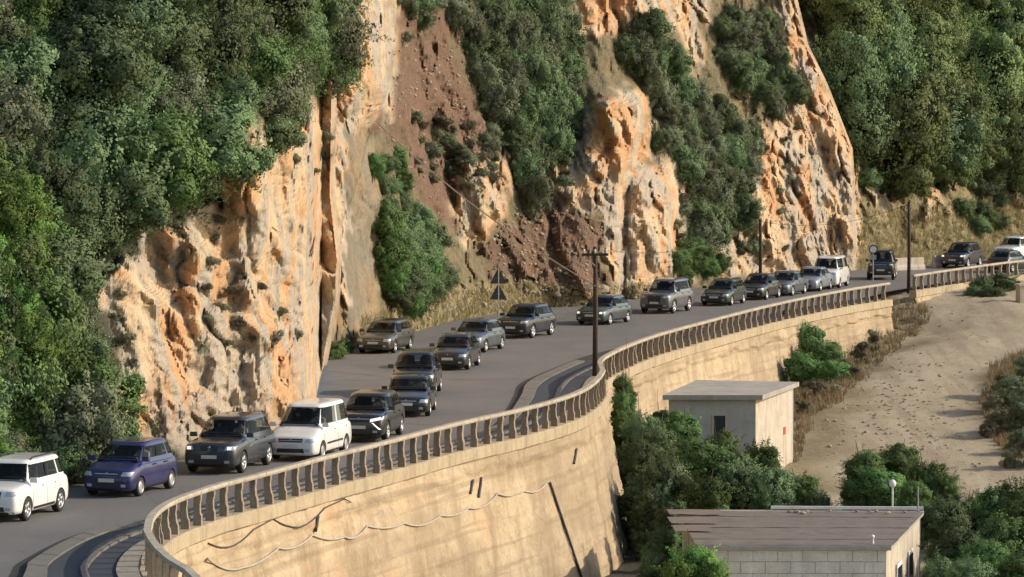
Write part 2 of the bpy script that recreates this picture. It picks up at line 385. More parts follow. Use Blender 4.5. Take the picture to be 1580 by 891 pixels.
def mat_cliff():
    t = NT('limestone_cliff'); p = t.pos(); v = t.pos((1.0, 0.8, 0.22))
    z = t.sep(t.attr('zone').outputs['Color'])
    a = t.noise(v, 0.55, 8, 0.62, 0.8); b = t.noise(p, 0.33, 6, 0.6, 0.6); c = t.noise(p, 1.6, 8, 0.7, 0.5); f = t.noise(p, 6.5, 6, 0.75)
    rock = t.mix(t.ramp(a, [(0.34, 0.0), (0.66, 1.0)]), (0.53, 0.345, 0.19), (0.57, 0.445, 0.295))
    rock = t.mix(t.ramp(b, [(0.47, 0.0), (0.58, 0.85)]), rock, (0.51, 0.27, 0.12))
    rock = t.mix(t.ramp(t.noise(t.pos((1, 1, 0.4)), 0.42, 6, 0.6, 0.5), [(0.47, 0.0), (0.55, 0.85)]), rock, (0.36, 0.33, 0.275))
    rock = t.mix(t.ramp(c, [(0.53, 0.0), (0.70, 0.75)]), rock, (0.24, 0.185, 0.125))
    rock = t.mix(t.ramp(c, [(0.26, 0.7), (0.40, 0.0)]), rock, (0.70, 0.58, 0.42))
    moss = t.ramp(t.noise(p, 0.9, 7, 0.75, 0.3), [(0.57, 0.0), (0.65, 0.75)])
    rock = t.mix(moss, rock, (0.085, 0.09, 0.04))
    soil = t.mix(t.ramp(c, [(0.35, 0.0), (0.7, 1.0)]), (0.125, 0.068, 0.042), (0.20, 0.118, 0.072))
    soil = t.mix(t.ramp(t.voro(p, 2.2), [(0.10, 0.6), (0.22, 0.0)]), soil, (0.30, 0.20, 0.125))
    soil = t.mix(t.ramp(t.noise(p, 0.8, 6, 0.7, 0.5), [(0.50, 0.0), (0.60, 0.7)]), soil, (0.10, 0.075, 0.05))
    dry = t.mix(t.ramp(c, [(0.35, 0.0), (0.60, 1.0)]), (0.29, 0.215, 0.12), (0.15, 0.145, 0.07))
    veg = t.mix(t.ramp(c, [(0.4, 0.0), (0.7, 1.0)]), (0.03, 0.04, 0.02), (0.075, 0.065, 0.04))
    mid = t.mix(t.ramp(c, [(0.40, 0.0), (0.60, 1.0)]), (0.20, 0.145, 0.085), (0.095, 0.095, 0.045))
    geo = t.n.new('ShaderNodeNewGeometry'); sx = t.n.new('ShaderNodeSeparateXYZ'); t.l.new(geo.outputs['Position'], sx.inputs[0])
    leftness = t.ramp(t.math('ADD', t.math('MULTIPLY', sx.outputs[0], 0.1), 1.15), [(0.30, 1.0), (0.45, 0.0)])
    base = t.mix(leftness, mid, veg)
    col = t.mix(z[2], base, dry); col = t.mix(z[1], col, soil); col = t.mix(z[0], col, rock)
    col = t.mix(1.0, col, t.ramp(f, [(0.25, 0.72), (0.75, 1.22)]), 'MULTIPLY')
    h = t.math('ADD', t.math('MULTIPLY', c, 0.7), t.math('MULTIPLY', f, 0.5)); t.bump(h, 0.55, 0.16)
    return t.fin(col, 0.92)
cliff_me, CBVH = build_cliff()
cliff = tag(obj('cliff', cliff_me, mat_cliff()), kind='structure')
def hit(px, py):
    d = ray(px, py).normalized(); r = CBVH.ray_cast(CAM, d, 2000)
    return r[0], r[1]

# ------------------------------------------------------------------ road
left_edge = [G(p[0], p[1], 0) for p in LEFT_PX] + [G(p[0], p[1], 0) for p in RIGHT_PX[2:]]
poly = [Vector((p[0], p[1], 0)) for p in gut] + [Vector((60, 300, 0))] + [Vector((p.x - 2.5, p.y + 2.0, 0)) for p in reversed(left_edge)] + [Vector((-60, 80, 0))]
tris = geometry.tessellate_polygon([poly])
tag(obj('road', mesh('road', poly, [tuple(t) for t in tris]), M['asphalt']), kind='structure')

# pavement: strips between the gutter and the balustrade line, matched by rank
GP = [(-12.2, 93), (-12.7, 100), (-12.8, 102.7), (-12.1, 108.7), (-10.5, 112.8), (-8.1, 119), (-5.4, 127.5), (-2.7, 135.5),
      (-0.9, 142.5), (-0.25, 148.5), (0.26, 158), (0.55, 165), (1.7, 172.5), (3.8, 183), (7.6, 195.5), (12.4, 211.5), (17.0, 224), (20.6, 232.5)]
railp = RAIL[:, :2]
i_rec = int(np.argmin(railp[:, 0][:120])) if len(railp) > 120 else int(np.argmin(railp[:, 0]))
def rail_at_y(y):
    i = int(np.argmin(np.abs(railp[:, 1]-y))); return railp[i]
RY = [89.5, 96.5, 100.5, 104.5, 109.5, 118, 126.5, 134.5, 141, 145.5, 152.5, 160, 167.5, 179, 192, 208.5, 221.5, 229.5]
RPp = [rail_at_y(y) for y in RY]
gP = catmull(GP, 0.5); rP = []
# same sampling for the rail side
P_ = [np.array(p, float) for p in GP]; Q_ = [np.array(p, float) for p in RPp]
def cat2(A, B, step):
    oa, ob = [], []
    PA = [2*A[0]-A[1]]+A+[2*A[-1]-A[-2]]; PB = [2*B[0]-B[1]]+B+[2*B[-1]-B[-2]]
    for i in range(1, len(PA)-2):
        n = max(2, int(np.linalg.norm(PA[i+1]-PA[i])/step))
        for k in range(n):
            t = k/n
            for o, P in ((oa, PA), (ob, PB)):
                p0, p1, p2, p3 = P[i-1:i+3]
                o.append(0.5*((2*p1)+(-p0+p2)*t+(2*p0-5*p1+4*p2-p3)*t*t+(-p0+3*p1-3*p2+p3)*t**3))
    oa.append(A[-1]); ob.append(B[-1]); return np.array(oa), np.array(ob)
gA, rA = cat2(P_, Q_, 0.55)
def strip(name, a, b, z0, z1, mat, parent=None, i0=0, i1=None, lab=None):
    A = (gA + (rA-gA)*a)[i0:i1]; B = (gA + (rA-gA)*b)[i0:i1]; n = len(A)
    v = [(p[0], p[1], z0) for p in A] + [(p[0], p[1], z1) for p in A] + [(p[0], p[1], z1) for p in B] + [(p[0], p[1], z0) for p in B]
    f = []
    for i in range(n-1):
        for k in range(3): f.append((k*n+i, k*n+i+1, (k+1)*n+i+1, (k+1)*n+i))
    return obj(name, mesh(name, v, f), mat, parent)
pav = strip('pavement', 0.74, 1.0, -0.2, 0.115, M['slab']); tag(pav, kind='structure')
tag(strip('gutter', -0.075, 0.036, -0.2, 0.006, M['gutter']), kind='structure')
strip('asphalt_path', 0.20, 0.455, -0.2, 0.07, M['asphalt_and_rail_shade'], pav)
strip('rail_shade_strip', 0.515, 0.745, -0.2, 0.06, M['asphalt_and_rail_shade'], pav)  # shadow of the top rail painted as a dark strip beside the slabs
def stones(a, b, z, seg):
    n = len(gA); i = 0
    while i < n-1:
        j = min(i+seg, n-1)
        if gA[i][1] < 178:
            zz = z + random.uniform(-.006, .006)
            A = gA[i:j+1] + (rA-gA)[i:j+1]*a; B = gA[i:j+1] + (rA-gA)[i:j+1]*b
            d = (A[-1]-A[0]); d = d/np.linalg.norm(d)*0.012
            A = A.copy(); B = B.copy(); A[0] += d; B[0] += d; A[-1] -= d; B[-1] -= d; m = len(A)
            poly = list(A) + list(B[::-1])
            MB().prism([tuple(p) for p in poly][::-1], -0.1, zz).build('kerb_stone', M['kerb'], pav)
        else:
            pass
        i = j
stones(0.037, 0.198, 0.12, 2); stones(0.457, 0.513, 0.13, 2)

# ------------------------------------------------------------------ lower ground
def zlow(x, y):
    z = -5.2*np.clip((247-y)/97.0, -0.0, 1.16) - 0.22
    return z
DRY_G = [[(1225,720),(1215,600),(1290,540),(1370,470),(1420,460),(1440,500),(1360,560),(1300,620),(1260,640)], [(1530,565),(1580,545),(1625,552),(1680,590),(1690,640),(1640,690),(1590,712),(1545,695),(1512,630)], [(1230,640),(1300,640),(1280,760),(1220,760)]]
gx = np.unique(np.concatenate([[-900, -400, -200, -100, -50, -30], np.arange(-16, 46, 0.5), [48, 52, 60, 80, 120, 200, 400, 900]]))
gy = np.unique(np.concatenate([[-300, -100, 0, 50, 80], np.arange(95, 275, 0.6), [280, 300, 400, 600, 1200, 2500]]))
GXX, GYY = np.meshgrid(gx, gy)
GZ = zlow(GXX, GYY)
# the dirt track is a little raised in the middle; verge dips along the wall
wallx = np.interp(GYY, railp[60:, 1] if railp[60, 1] < railp[-1, 1] else railp[::-1, 1], railp[60:, 0] if railp[60, 1] < railp[-1, 1] else railp[::-1, 0])
dw = GXX - wallx
GZ -= 0.9*np.exp(-((dw-1.5)/3.0)**2)*sstep(140, 170, GYY)*(1-sstep(226, 242, GYY))
GZ += 0.3*np.exp(-((GXX-30)/3.0)**2 - ((GYY-236)/5)**2)
gq = np.array([fbm(Vector((a*0.25, b*0.16, 0)), 4) for a, b in zip(GXX.ravel(), GYY.ravel())]).reshape(GXX.shape)
near = ((GXX > -16) & (GXX < 46) & (GYY > 95) & (GYY < 275))
GZ += np.where(near, 0.13*gq + 0.03*np.random.randn(*GXX.shape), 0)*(1-0.75*sstep(240, 250, GYY))
nyy, nxx = GXX.shape
gv = np.stack([GXX, GYY, GZ], -1).reshape(-1, 3)
gf = [(r*nxx+c, r*nxx+c+1, (r+1)*nxx+c+1, (r+1)*nxx+c) for r in range(nyy-1) for c in range(nxx-1)]
gme = mesh('ground', gv.tolist(), gf, True)
pp = np.array([proj(p) if p[1] > 30 else (-9999, -9999) for p in gv]).reshape(nyy, nxx, 2)
jx = pp[..., 0] + gq*50; jy = pp[..., 1] + gq*25
dz = np.zeros(GXX.shape)
for zpoly in DRY_G: dz = np.maximum(dz, inpoly(jx, jy, zpoly))
sh = (dw < 6).astype(float)*(GYY < 175)  # shade at the foot of the wall, painted into the ground colour
for _ in range(3): dz = (dz + np.roll(dz, 1, 0) + np.roll(dz, -1, 0) + np.roll(dz, 1, 1) + np.roll(dz, -1, 1))/5
ca = gme.color_attributes.new('zone', 'FLOAT_COLOR', 'POINT')
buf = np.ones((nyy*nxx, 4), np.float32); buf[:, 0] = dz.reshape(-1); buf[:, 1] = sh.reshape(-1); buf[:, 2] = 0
ca.data.foreach_set('color', buf.reshape(-1))
def mat_ground():
    t = NT('dusty_ground'); p = t.pos(); z = t.sep(t.attr('zone').outputs['Color'])
    a = t.noise(t.pos((1, 0.35, 1), (0, 0, R(-12))), 0.5, 7, 0.65, 0.4); b = t.noise(p, 2.6, 7, 0.75); f = t.noise(p, 11, 5, 0.7)
    col = t.mix(t.ramp(a, [(0.3, 0.0), (0.7, 1.0)]), (0.36, 0.295, 0.195), (0.44, 0.375, 0.26))
    col = t.mix(t.ramp(b, [(0.56, 0.0), (0.66, 0.75)]), col, (0.20, 0.145, 0.09))
    col = t.mix(t.ramp(t.noise(t.pos((1, 0.3, 1)), 1.5, 6, 0.7), [(0.60, 0.0), (0.70, 0.6)]), col, (0.16, 0.115, 0.07))
    rut = t.noise(t.pos((1, 0.05, 1), (0, 0, R(-14))), 0.9, 4, 0.6, 0.3)
    col = t.mix(t.ramp(rut, [(0.52, 0.0), (0.60, 0.45)]), col, (0.27, 0.205, 0.14))
    col = t.mix(t.ramp(rut, [(0.36, 0.4), (0.44, 0.0)]), col, (0.50, 0.42, 0.32))
    dry = t.mix(t.ramp(b, [(0.35, 0.0), (0.65, 1.0)]), (0.30, 0.22, 0.12), (0.15, 0.14, 0.07))
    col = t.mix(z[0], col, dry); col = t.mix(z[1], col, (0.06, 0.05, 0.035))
    col = t.mix(1.0, col, t.ramp(f, [(0.25, 0.78), (0.75, 1.2)]), 'MULTIPLY')
    t.bump(t.math('ADD', b, f), 0.6, 0.10); return t.fin(col, 0.95)
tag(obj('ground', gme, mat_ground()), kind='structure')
GBVH = BVHTree.FromPolygons([tuple(v) for v in gv], gf)
def ghit(px, py):
    r = GBVH.ray_cast(CAM, ray(px, py).normalized(), 2000); return r[0]
def gz(x, y):
    r = GBVH.ray_cast(Vector((x, y, 100)), Vector((0, 0, -1)), 300); return r[0].z if r[0] else 0.0

# ------------------------------------------------------------------ retaining wall and balustrades
def mat_wall():
    t = NT('stained_retaining_wall'); p = t.pos()
    a = t.noise(p, 0.30, 7, 0.62, 0.6); v = t.noise(t.pos((1, 0.6, 0.10)), 1.1, 7, 0.65, 0.2); c = t.noise(p, 1.7, 8, 0.7, 0.3); f = t.noise(p, 9, 5, 0.7)
    hz = t.noise(t.pos((0.05, 0.05, 2.2)), 1.6, 3, 0.5); bandn = t.noise(t.pos((0.10, 0.05, 0.30)), 1.3, 6, 0.6, 0.4)
    crack = t.voro(t.pos((0.5, 0.35, 0.8)), 0.5, 'DISTANCE_TO_EDGE'); jt = t.noise(t.pos((1, 1, 0.02)), 0.55, 2, 0.4)
    col = t.mix(t.ramp(a, [(0.32, 0.0), (0.68, 1.0)]), (0.52, 0.40, 0.25), (0.48, 0.38, 0.255))
    col = t.mix(t.ramp(bandn, [(0.42, 0.0), (0.58, 0.75)]), col, (0.33, 0.255, 0.165))
    col = t.mix(t.ramp(v, [(0.46, 0.0), (0.66, 0.75)]), col, (0.25, 0.18, 0.11))
    col = t.mix(t.ramp(c, [(0.52, 0.0), (0.68, 0.7)]), col, (0.30, 0.20, 0.10))
    col = t.mix(t.ramp(c, [(0.28, 0.75), (0.40, 0.0)]), col, (0.60, 0.50, 0.35))
    col = t.mix(t.ramp(t.noise(p, 0.45, 5, 0.6), [(0.60, 0.0), (0.68, 0.4)]), col, (0.50, 0.31, 0.17))
    col = t.mix(t.ramp(hz, [(0.55, 0.0), (0.62, 0.4)]), col, (0.22, 0.16, 0.10))
    col = t.mix(t.math('MULTIPLY', t.ramp(crack, [(0.0, 0.6), (0.008, 0.0)]), t.ramp(a, [(0.52, 0.0), (0.62, 1.0)])), col, (0.14, 0.105, 0.07))
    col = t.mix(t.ramp(jt, [(0.495, 0.0), (0.50, 0.35), (0.505, 0.0)]), col, (0.16, 0.12, 0.08))
    col = t.mix(1.0, col, t.ramp(f, [(0.25, 0.82), (0.75, 1.14)]), 'MULTIPLY')
    t.bump(t.math('ADD', c, t.math('MULTIPLY', f, 0.4)), 0.6, 0.06)
    return t.fin(col, 0.92)
M['wall'] = mat_wall()
def normals(c):
    d = np.gradient(c, axis=0); d /= np.linalg.norm(d, axis=1, keepdims=True); return np.stack([d[:, 1], -d[:, 0]], 1), d
def balustrade(curve, spacing0, spacing1, lab, wallname=None, walllab=None):
    c = resample(curve, 0.35); n, d = normals(c)
    for _ in range(6): n = (n + np.roll(n, 1, 0) + np.roll(n, -1, 0))/3 if False else n
    root = thing('balustrade', lab, 'balustrade', (c[0][0], c[0][1], 0)); off = Vector((c[0][0], c[0][1], 0))
    def sweep(name, prof, mat, wob=0.0):
        k = len(prof); v = []; f = []
        for i, p in enumerate(c):
            for (o, z) in prof:
                w = wob*(fbm(Vector((p[0]*0.9, p[1]*0.9, z*2)), 3) if wob else 0)
                v.append((p[0]+n[i][0]*(o+w)-off.x, p[1]+n[i][1]*(o+w)-off.y, z+w*0.6))
        for i in range(len(c)-1):
            for j in range(k):
                a = i*k+j; b = i*k+(j+1) % k; f.append((a, b, b+k, a+k))
        f.append(tuple(range(k))); f.append(tuple(range((len(c)-1)*k, len(c)*k))[::-1])
        return obj(name, mesh(name, v, f), mat, root)
    sweep('top_rail', [(-.10, 1.0), (.10, 1.0), (.12, 1.05), (.10, 1.13), (-.10, 1.13)], M['rail'], 0.02)
    sweep('base_beam', [(-.22, -.32), (.20, -.32), (.26, -.26), (.26, .10), (.20, .14), (-.20, .14)], M['beam'], 0.05)
    # posts: concrete fins set across the line, waisted and leaning outward at the head
    prof = [(-.10, .10), (.15, .10), (.15, .40), (.11, .50), (.10, .74), (.13, .90), (.13, 1.015), (-.07, 1.015), (-.09, .70), (-.08, .45)]
    mb = MB(); k = len(prof); hw = 0.07
    mb.add([(-hw, o, z) for o, z in prof] + [(hw, o, z) for o, z in prof], [tuple(range(k)), tuple(range(k, 2*k))[::-1]] + [(i, i+k, (i+1) % k + k, (i+1) % k) for i in range(k)])
    pm = mb.me('post')
    L = np.r_[0, np.cumsum(np.linalg.norm(np.diff(c, axis=0), axis=1))]; s = 0.3
    while s < L[-1] - 0.1:
        x = np.interp(s, L, c[:, 0]); y = np.interp(s, L, c[:, 1]); i = int(np.clip(np.searchsorted(L, s), 0, len(c)-1))
        o = obj('post', pm, M['post'], root, (x-off.x, y-off.y, random.uniform(-.012, .012)), math.atan2(n[i][1], n[i][0]) - math.pi/2 + random.uniform(-.05, .05))
        o.rotation_euler.x = random.gauss(0, .03); o.rotation_euler.y = random.gauss(0, .018); o.scale = (random.uniform(.85, 1.2), random.uniform(.92, 1.08), 1)
        s += (spacing0 + (spacing1-spacing0)*min(1, max(0, (y-110)/90.0)))*random.uniform(.97, 1.03)
    return c, n
rail_c, rail_n = balustrade(RAIL, 1.18, 1.45, 'long curved concrete balustrade with upright posts on top of the stained retaining wall')
b2c, b2n = balustrade(RAIL2, 1.5, 1.55, 'far concrete balustrade behind the dark bush at the dirt track')

def smooth_n(n, k):
    m = n.copy()
    for _ in range(k):
        m[1:-1] = (m[:-2] + m[1:-1] + m[2:])/3
    return m/np.linalg.norm(m, axis=1, keepdims=True)
BAT = 0.22
def retaining(c, n, name, lab):
    ns = smooth_n(n, 8); rows = 52; v = []; f = []
    for i, p in enumerate(c):
        zf = min(gz(p[0]+n[i][0]*1.5, p[1]+n[i][1]*1.5) - 0.5, -0.9)
        for r in range(rows):
            z = -0.30 + (zf+0.30)*r/(rows-1); o = 0.10 + BAT*(-0.30-z)
            q = Vector((p[0]+ns[i][0]*o, p[1]+ns[i][1]*o, z))
            w = 0.10*fbm(q*0.5, 4) + 0.05*fbm(q*1.8, 4) + 0.02*fbm(q*6, 3)
            # pour lifts: each lift steps out a little
            w += -0.035*((-z*1.15) % 1.0 < 0.08) + (0.11 if z > -0.80 + 0.30*fbm(Vector((q.x*0.5, q.y*0.5, 1)), 4) else 0)
            v.append((q.x+ns[i][0]*w, q.y+ns[i][1]*w, z))
    for i in range(len(c)-1):
        for r in range(rows-1): a = i*rows+r; f.append((a, a+1, a+rows+1, a+rows))
    o = obj(name, mesh(name, v, f, True), M['wall']); tag(o, lab, 'wall'); return o, BVHTree.FromPolygons(v, f)
wall, WBVH = retaining(rail_c, rail_n, 'retaining_wall', 'tall battered retaining wall of stained cream concrete below the road')
wall2, _ = retaining(b2c, b2n, 'retaining_wall', 'low concrete footing wall under the far balustrade')
def whit(px, py, out=0.03):
    d = ray(px, py).normalized(); r = WBVH.ray_cast(CAM, d, 600)
    if r[0] is None: return None
    nn = r[1] if r[1].dot(d) < 0 else -r[1]
    return r[0] + nn*out
# ------------------------------------------------------------------ vehicles
def superring(cx, a, b, z, n=44, e=6.0):
    out = []
    for k in range(n):
        q = 2*math.pi*(k+0.5)/n; c, s = math.cos(q), math.sin(q)
        out.append((cx + a*math.copysign(abs(c)**(2/e), c), b*math.copysign(abs(s)**(2/e), s), z))
    return out
SPECS = {
 'suv':   dict(L=4.62, W=1.88, H=1.74, gc=.22, nose=1.00, cowl=1.12, belt=1.14, deck=1.14, xw=1.22, xr0=1.95, xr1=4.15, xt=4.55, wb=2.80, fo=.88, wr=.36, side=3),
 'boxsuv':dict(L=4.25, W=1.80, H=1.70, gc=.20, nose=.98, cowl=1.08, belt=1.10, deck=1.08, xw=1.05, xr0=1.55, xr1=4.02, xt=4.22, wb=2.58, fo=.85, wr=.34, side=3, rails=1),
 'bigsuv':dict(L=4.80, W=1.89, H=1.86, gc=.26, nose=1.10, cowl=1.20, belt=1.20, deck=1.2, xw=1.28, xr0=1.85, xr1=4.55, xt=4.77, wb=2.78, fo=.86, wr=.40, side=3, rails=1),
 'jeep':  dict(L=4.20, W=1.84, H=1.90, gc=.30, nose=1.14, cowl=1.18, belt=1.22, deck=1.2, xw=1.30, xr0=1.50, xr1=4.05, xt=4.17, wb=2.60, fo=.72, wr=.42, side=2, rails=1),
 'mpv':   dict(L=3.75, W=1.74, H=1.60, gc=.17, nose=.86, cowl=1.05, belt=1.06, deck=1.05, xw=.78, xr0=1.55, xr1=3.35, xt=3.72, wb=2.42, fo=.72, wr=.30, side=3),
 'van':   dict(L=4.40, W=1.80, H=1.84, gc=.17, nose=.84, cowl=1.12, belt=1.10, deck=1.10, xw=.84, xr0=1.60, xr1=4.26, xt=4.38, wb=2.68, fo=.88, wr=.32, side=2),
 'hatch': dict(L=4.20, W=1.77, H=1.50, gc=.16, nose=.80, cowl=.98, belt=.99, deck=.98, xw=1.12, xr0=1.95, xr1=3.50, xt=4.10, wb=2.60, fo=.86, wr=.31, side=2),
 'estate':dict(L=4.55, W=1.78, H=1.48, gc=.16, nose=.78, cowl=.96, belt=.97, deck=.97, xw=1.20, xr0=1.95, xr1=4.12, xt=4.50, wb=2.68, fo=.90, wr=.31, side=3, rails=1),
 'sedan': dict(L=4.62, W=1.80, H=1.45, gc=.15, nose=.76, cowl=.95, belt=.97, deck=1.0, xw=1.25, xr0=2.05, xr1=3.30, xt=4.02, wb=2.72, fo=.88, wr=.32, side=2),
 'bigvan':dict(L=4.90, W=1.92, H=1.96, gc=.20, nose=1.08, cowl=1.22, belt=1.18, deck=1.18, xw=.85, xr0=1.45, xr1=4.80, xt=4.88, wb=3.00, fo=.90, wr=.33, side=2),
 'cross': dict(L=4.45, W=1.84, H=1.63, gc=.20, nose=.98, cowl=1.07, belt=1.09, deck=1.08, xw=1.15, xr0=1.90, xr1=3.85, xt=4.38, wb=2.67, fo=.90, wr=.36, side=3),
}
CACHE = {}
WFR = {3: [0, .37, .40, .74, .775, 1.0], 2: [0, .46, .50, 1.0]}
def side_windows(kind, s, xf, xr, tA, tB):
    f0, f1 = xf(tA)-.20, xf(tB)-.10; r0, r1 = xr(tA)+.16, xr(tB)+.10; fr = WFR[s['side']]
    if kind in ('suv', 'cross', 'hatch'): r0 += .12
    return [(f0+(r0-f0)*fr[2*k], f0+(r0-f0)*fr[2*k+1], f1+(r1-f1)*fr[2*k], f1+(r1-f1)*fr[2*k+1]) for k in range(s['side'])]
def car_shell(kind):
    if kind in CACHE: return CACHE[kind]
    s = SPECS[kind]; L, hw = s['L'], s['W']/2
    st = [0, .04, .12, .30, s['xw']*.6, s['xw'], s['xw']+.5, L*.5, L-1.2, L-.55, L-.30, L-.12, L-.03, L]
    zt = lambda q: float(np.interp(q, [0, .04, .12, .30, s['xw'], s['xt'], L-.08, L-.03, L], [s['nose']-.30, s['nose']-.10, s['nose']-.02, s['nose']+.02, s['cowl'], s['belt'], s['deck'], s['deck']-.06, s['deck']-.30]))
    wf = lambda q: hw*float(np.interp(q, [0, .04, .12, .30, .7, L-.7, L-.30, L-.12, L-.03, L], [.74, .86, .93, .975, 1, 1, .985, .955, .90, .80]))
    zb = lambda q: float(np.interp(q, [0, .12, .4, L-.4, L-.12, L], [s['gc']+.10, s['gc']+.02, s['gc'], s['gc'], s['gc']+.05, s['gc']+.14]))
    v = []; f = []
    for q in st:
        w, b, t = wf(q), zb(q), zt(q); h = t-b
        half = [(0, b), (.55*w, b), (.90*w, b+.01), (.985*w, b+.10), (1.0*w, b+.38*h), (.995*w, b+.62*h), (.965*w, t-.11), (.90*w, t-.02), (.70*w, t+.012), (.35*w, t+.028), (0, t+.032)]
        ring = half + [(-y, z) for y, z in half[-2:0:-1]]
        v += [(L/2-q, y, z) for y, z in ring]; k = len(ring)
    for i in range(len(st)-1):
        for j in range(k): a = i*k+j; b_ = i*k+(j+1) % k; f.append((a, b_, b_+k, a+k))
    f.append(tuple(range(k))[::-1]); f.append(tuple(range((len(st)-1)*k, len(st)*k)))
    me = mesh('body', v, f)
    bm = bmesh.new(); bm.from_mesh(me); bmesh.ops.recalc_face_normals(bm, faces=bm.faces); bm.to_mesh(me); bm.free()
    ob = bpy.data.objects.new('tmp_body', me); COL.objects.link(ob)
    m = ob.modifiers.new('s', 'SUBSURF'); m.levels = 1; m.render_levels = 1
    cut = MB(); ax = [L/2 - s['fo'], L/2 - s['fo'] - s['wb']]
    for x in ax:
        for sg in (-1, 1):
            y0, y1 = sg*(hw-.34), sg*(hw+.3); r = s['wr']*1.14; n = 24
            A = [(x + r*math.cos(2*math.pi*i/n), y0, s['wr'] + r*math.sin(2*math.pi*i/n)) for i in range(n)]
            B = [(p[0], y1, p[2]) for p in A]
            fs = [tuple(range(n)), tuple(range(n, 2*n))[::-1]] + [(i, i+n, (i+1) % n+n, (i+1) % n) for i in range(n)]
            cut.add(A+B, fs)
    cme = cut.me('cut'); bm = bmesh.new(); bm.from_mesh(cme); bmesh.ops.recalc_face_normals(bm, faces=bm.faces); bm.to_mesh(cme); bm.free()
    co = bpy.data.objects.new('tmp_cut', cme); COL.objects.link(co)
    bo = ob.modifiers.new('b', 'BOOLEAN'); bo.operation = 'DIFFERENCE'; bo.object = co; bo.solver = 'EXACT'
    dg = bpy.context.evaluated_depsgraph_get(); dg.update()
    full = bpy.data.meshes.new_from_object(ob.evaluated_get(dg))
    bpy.data.objects.remove(ob); bpy.data.objects.remove(co)
    full.materials.clear()
    full.polygons.foreach_set('use_smooth', [True]*len(full.polygons)); full.set_sharp_from_angle(angle=R(42)); full.name = 'body'
    bb = BVHTree.FromPolygons([p.co.copy() for p in full.vertices], [tuple(p.vertices) for p in full.polygons])
    # cabin
    z0, z1 = min(s['belt'], s['cowl'])-.10, s['H']
    v = []; f = []; n = 112; levels = [(-.12, 1), (-.03, 1)] + [(.03+.05*i, 1) for i in range(17)] + [(.88, .995), (.955, .965), (.995, .90), (1.008, .72), (1.012, .4)]
    zb0 = min(s['belt'], s['cowl'])
    def xf(t): return L/2 - (s['xw'] + (s['xr0']-s['xw'])*t)
    def xr(t): return L/2 - (s['xt'] + (s['xr1']-s['xt'])*t)
    def wt(t): return hw*(.945 + (.735-.945)*t)
    for t, ins in levels:
        tt = min(t, 1); a = (xf(tt)-xr(tt))/2; cx = (xf(tt)+xr(tt))/2
        v += superring(cx, a*ins, wt(tt)*(ins if ins > .9 else ins), zb0 + (s['H']-zb0)*t, n, 5.6)
    for i in range(len(levels)-1):
        for j in range(n): a_ = i*n+j; b_ = i*n+(j+1) % n; f.append((a_, b_, b_+n, a_+n))
    f.append(tuple(range((len(levels)-1)*n, len(levels)*n)))
    cb = BVHTree.FromPolygons(v, f)
    dz = s['H']-zb0; zA, zB = zb0+.07, s['H']-.105; tA, tB = (zA-zb0)/dz, (zB-zb0)/dz; wins = side_windows(kind, s, xf, xr, tA, tB)
    keep = []
    for q in f:
        P_ = [Vector(v[i]) for i in q]; c = sum(P_, Vector())/len(q)
        if len(q) == 4 and zA+.012 < c.z < zB-.012:
            nn = (P_[1]-P_[0]).cross(P_[3]-P_[0]).normalized(); tt = (c.z-zb0)/dz; a = (tt-tA)/(tB-tA)
            wy = (wt(tA)*.93*(1-a) + wt(tB)*.90*a) - .015
            if abs(nn.x) > .35 and abs(nn.x) > abs(nn.y)*.8 and abs(c.y) < wy*(1 if c.x > 0 else .93): continue
            if abs(nn.y) > .6 and c.z < zB-.03 and any(min(b1*(1-a)+t1*a, b0*(1-a)+t0*a)+.012 < c.x < max(b1*(1-a)+t1*a, b0*(1-a)+t0*a)-.012 for b0, b1, t0, t1 in wins): continue
        keep.append(q)
    cab = mesh('cabin', v, keep, True); cab.set_sharp_from_angle(angle=R(50))
    CACHE[kind] = (s, full, bb, cab, cb, xf, xr, wt, zb0); return CACHE[kind]

def patch(bvh, axis, sg, quad, off=.006, nu=6, nv=4):
    """quad: four corners (u,v) in the plane seen along axis; returns a mesh hugging the surface"""
    v = []; ok = []; f = []
    for j in range(nv+1):
        for i in range(nu+1):
            a, b = i/nu, j/nv
            u = (quad[0][0]*(1-a)+quad[1][0]*a)*(1-b) + (quad[3][0]*(1-a)+quad[2][0]*a)*b
            w = (quad[0][1]*(1-a)+quad[1][1]*a)*(1-b) + (quad[3][1]*(1-a)+quad[2][1]*a)*b
            if axis == 'x': o = Vector((sg*6, u, w)); d = Vector((-sg, 0, 0))
            elif axis == 'y': o = Vector((u, sg*6, w)); d = Vector((0, -sg, 0))
            else: o = Vector((u, w, 6)); d = Vector((0, 0, -1))
            r = bvh.ray_cast(o, d)
            if r[0] is None: v.append((0, 0, 0)); ok.append(False)
            else:
                nn = r[1] if r[1].dot(d) < 0 else -r[1]
                v.append(tuple(r[0] + nn*off)); ok.append(True)
    for j in range(nv):
        for i in range(nu):
            q = (j*(nu+1)+i, j*(nu+1)+i+1, (j+1)*(nu+1)+i+1, (j+1)*(nu+1)+i)
            if all(ok[k] for k in q): f.append(q if sg > 0 and axis == 'x' or sg < 0 and axis == 'y' else q[::-1])
    used = sorted({k for q in f for k in q}); mp = {k: i for i, k in enumerate(used)}
    return mesh('patch', [v[k] for k in used], [tuple(mp[k] for k in q) for q in f], True)

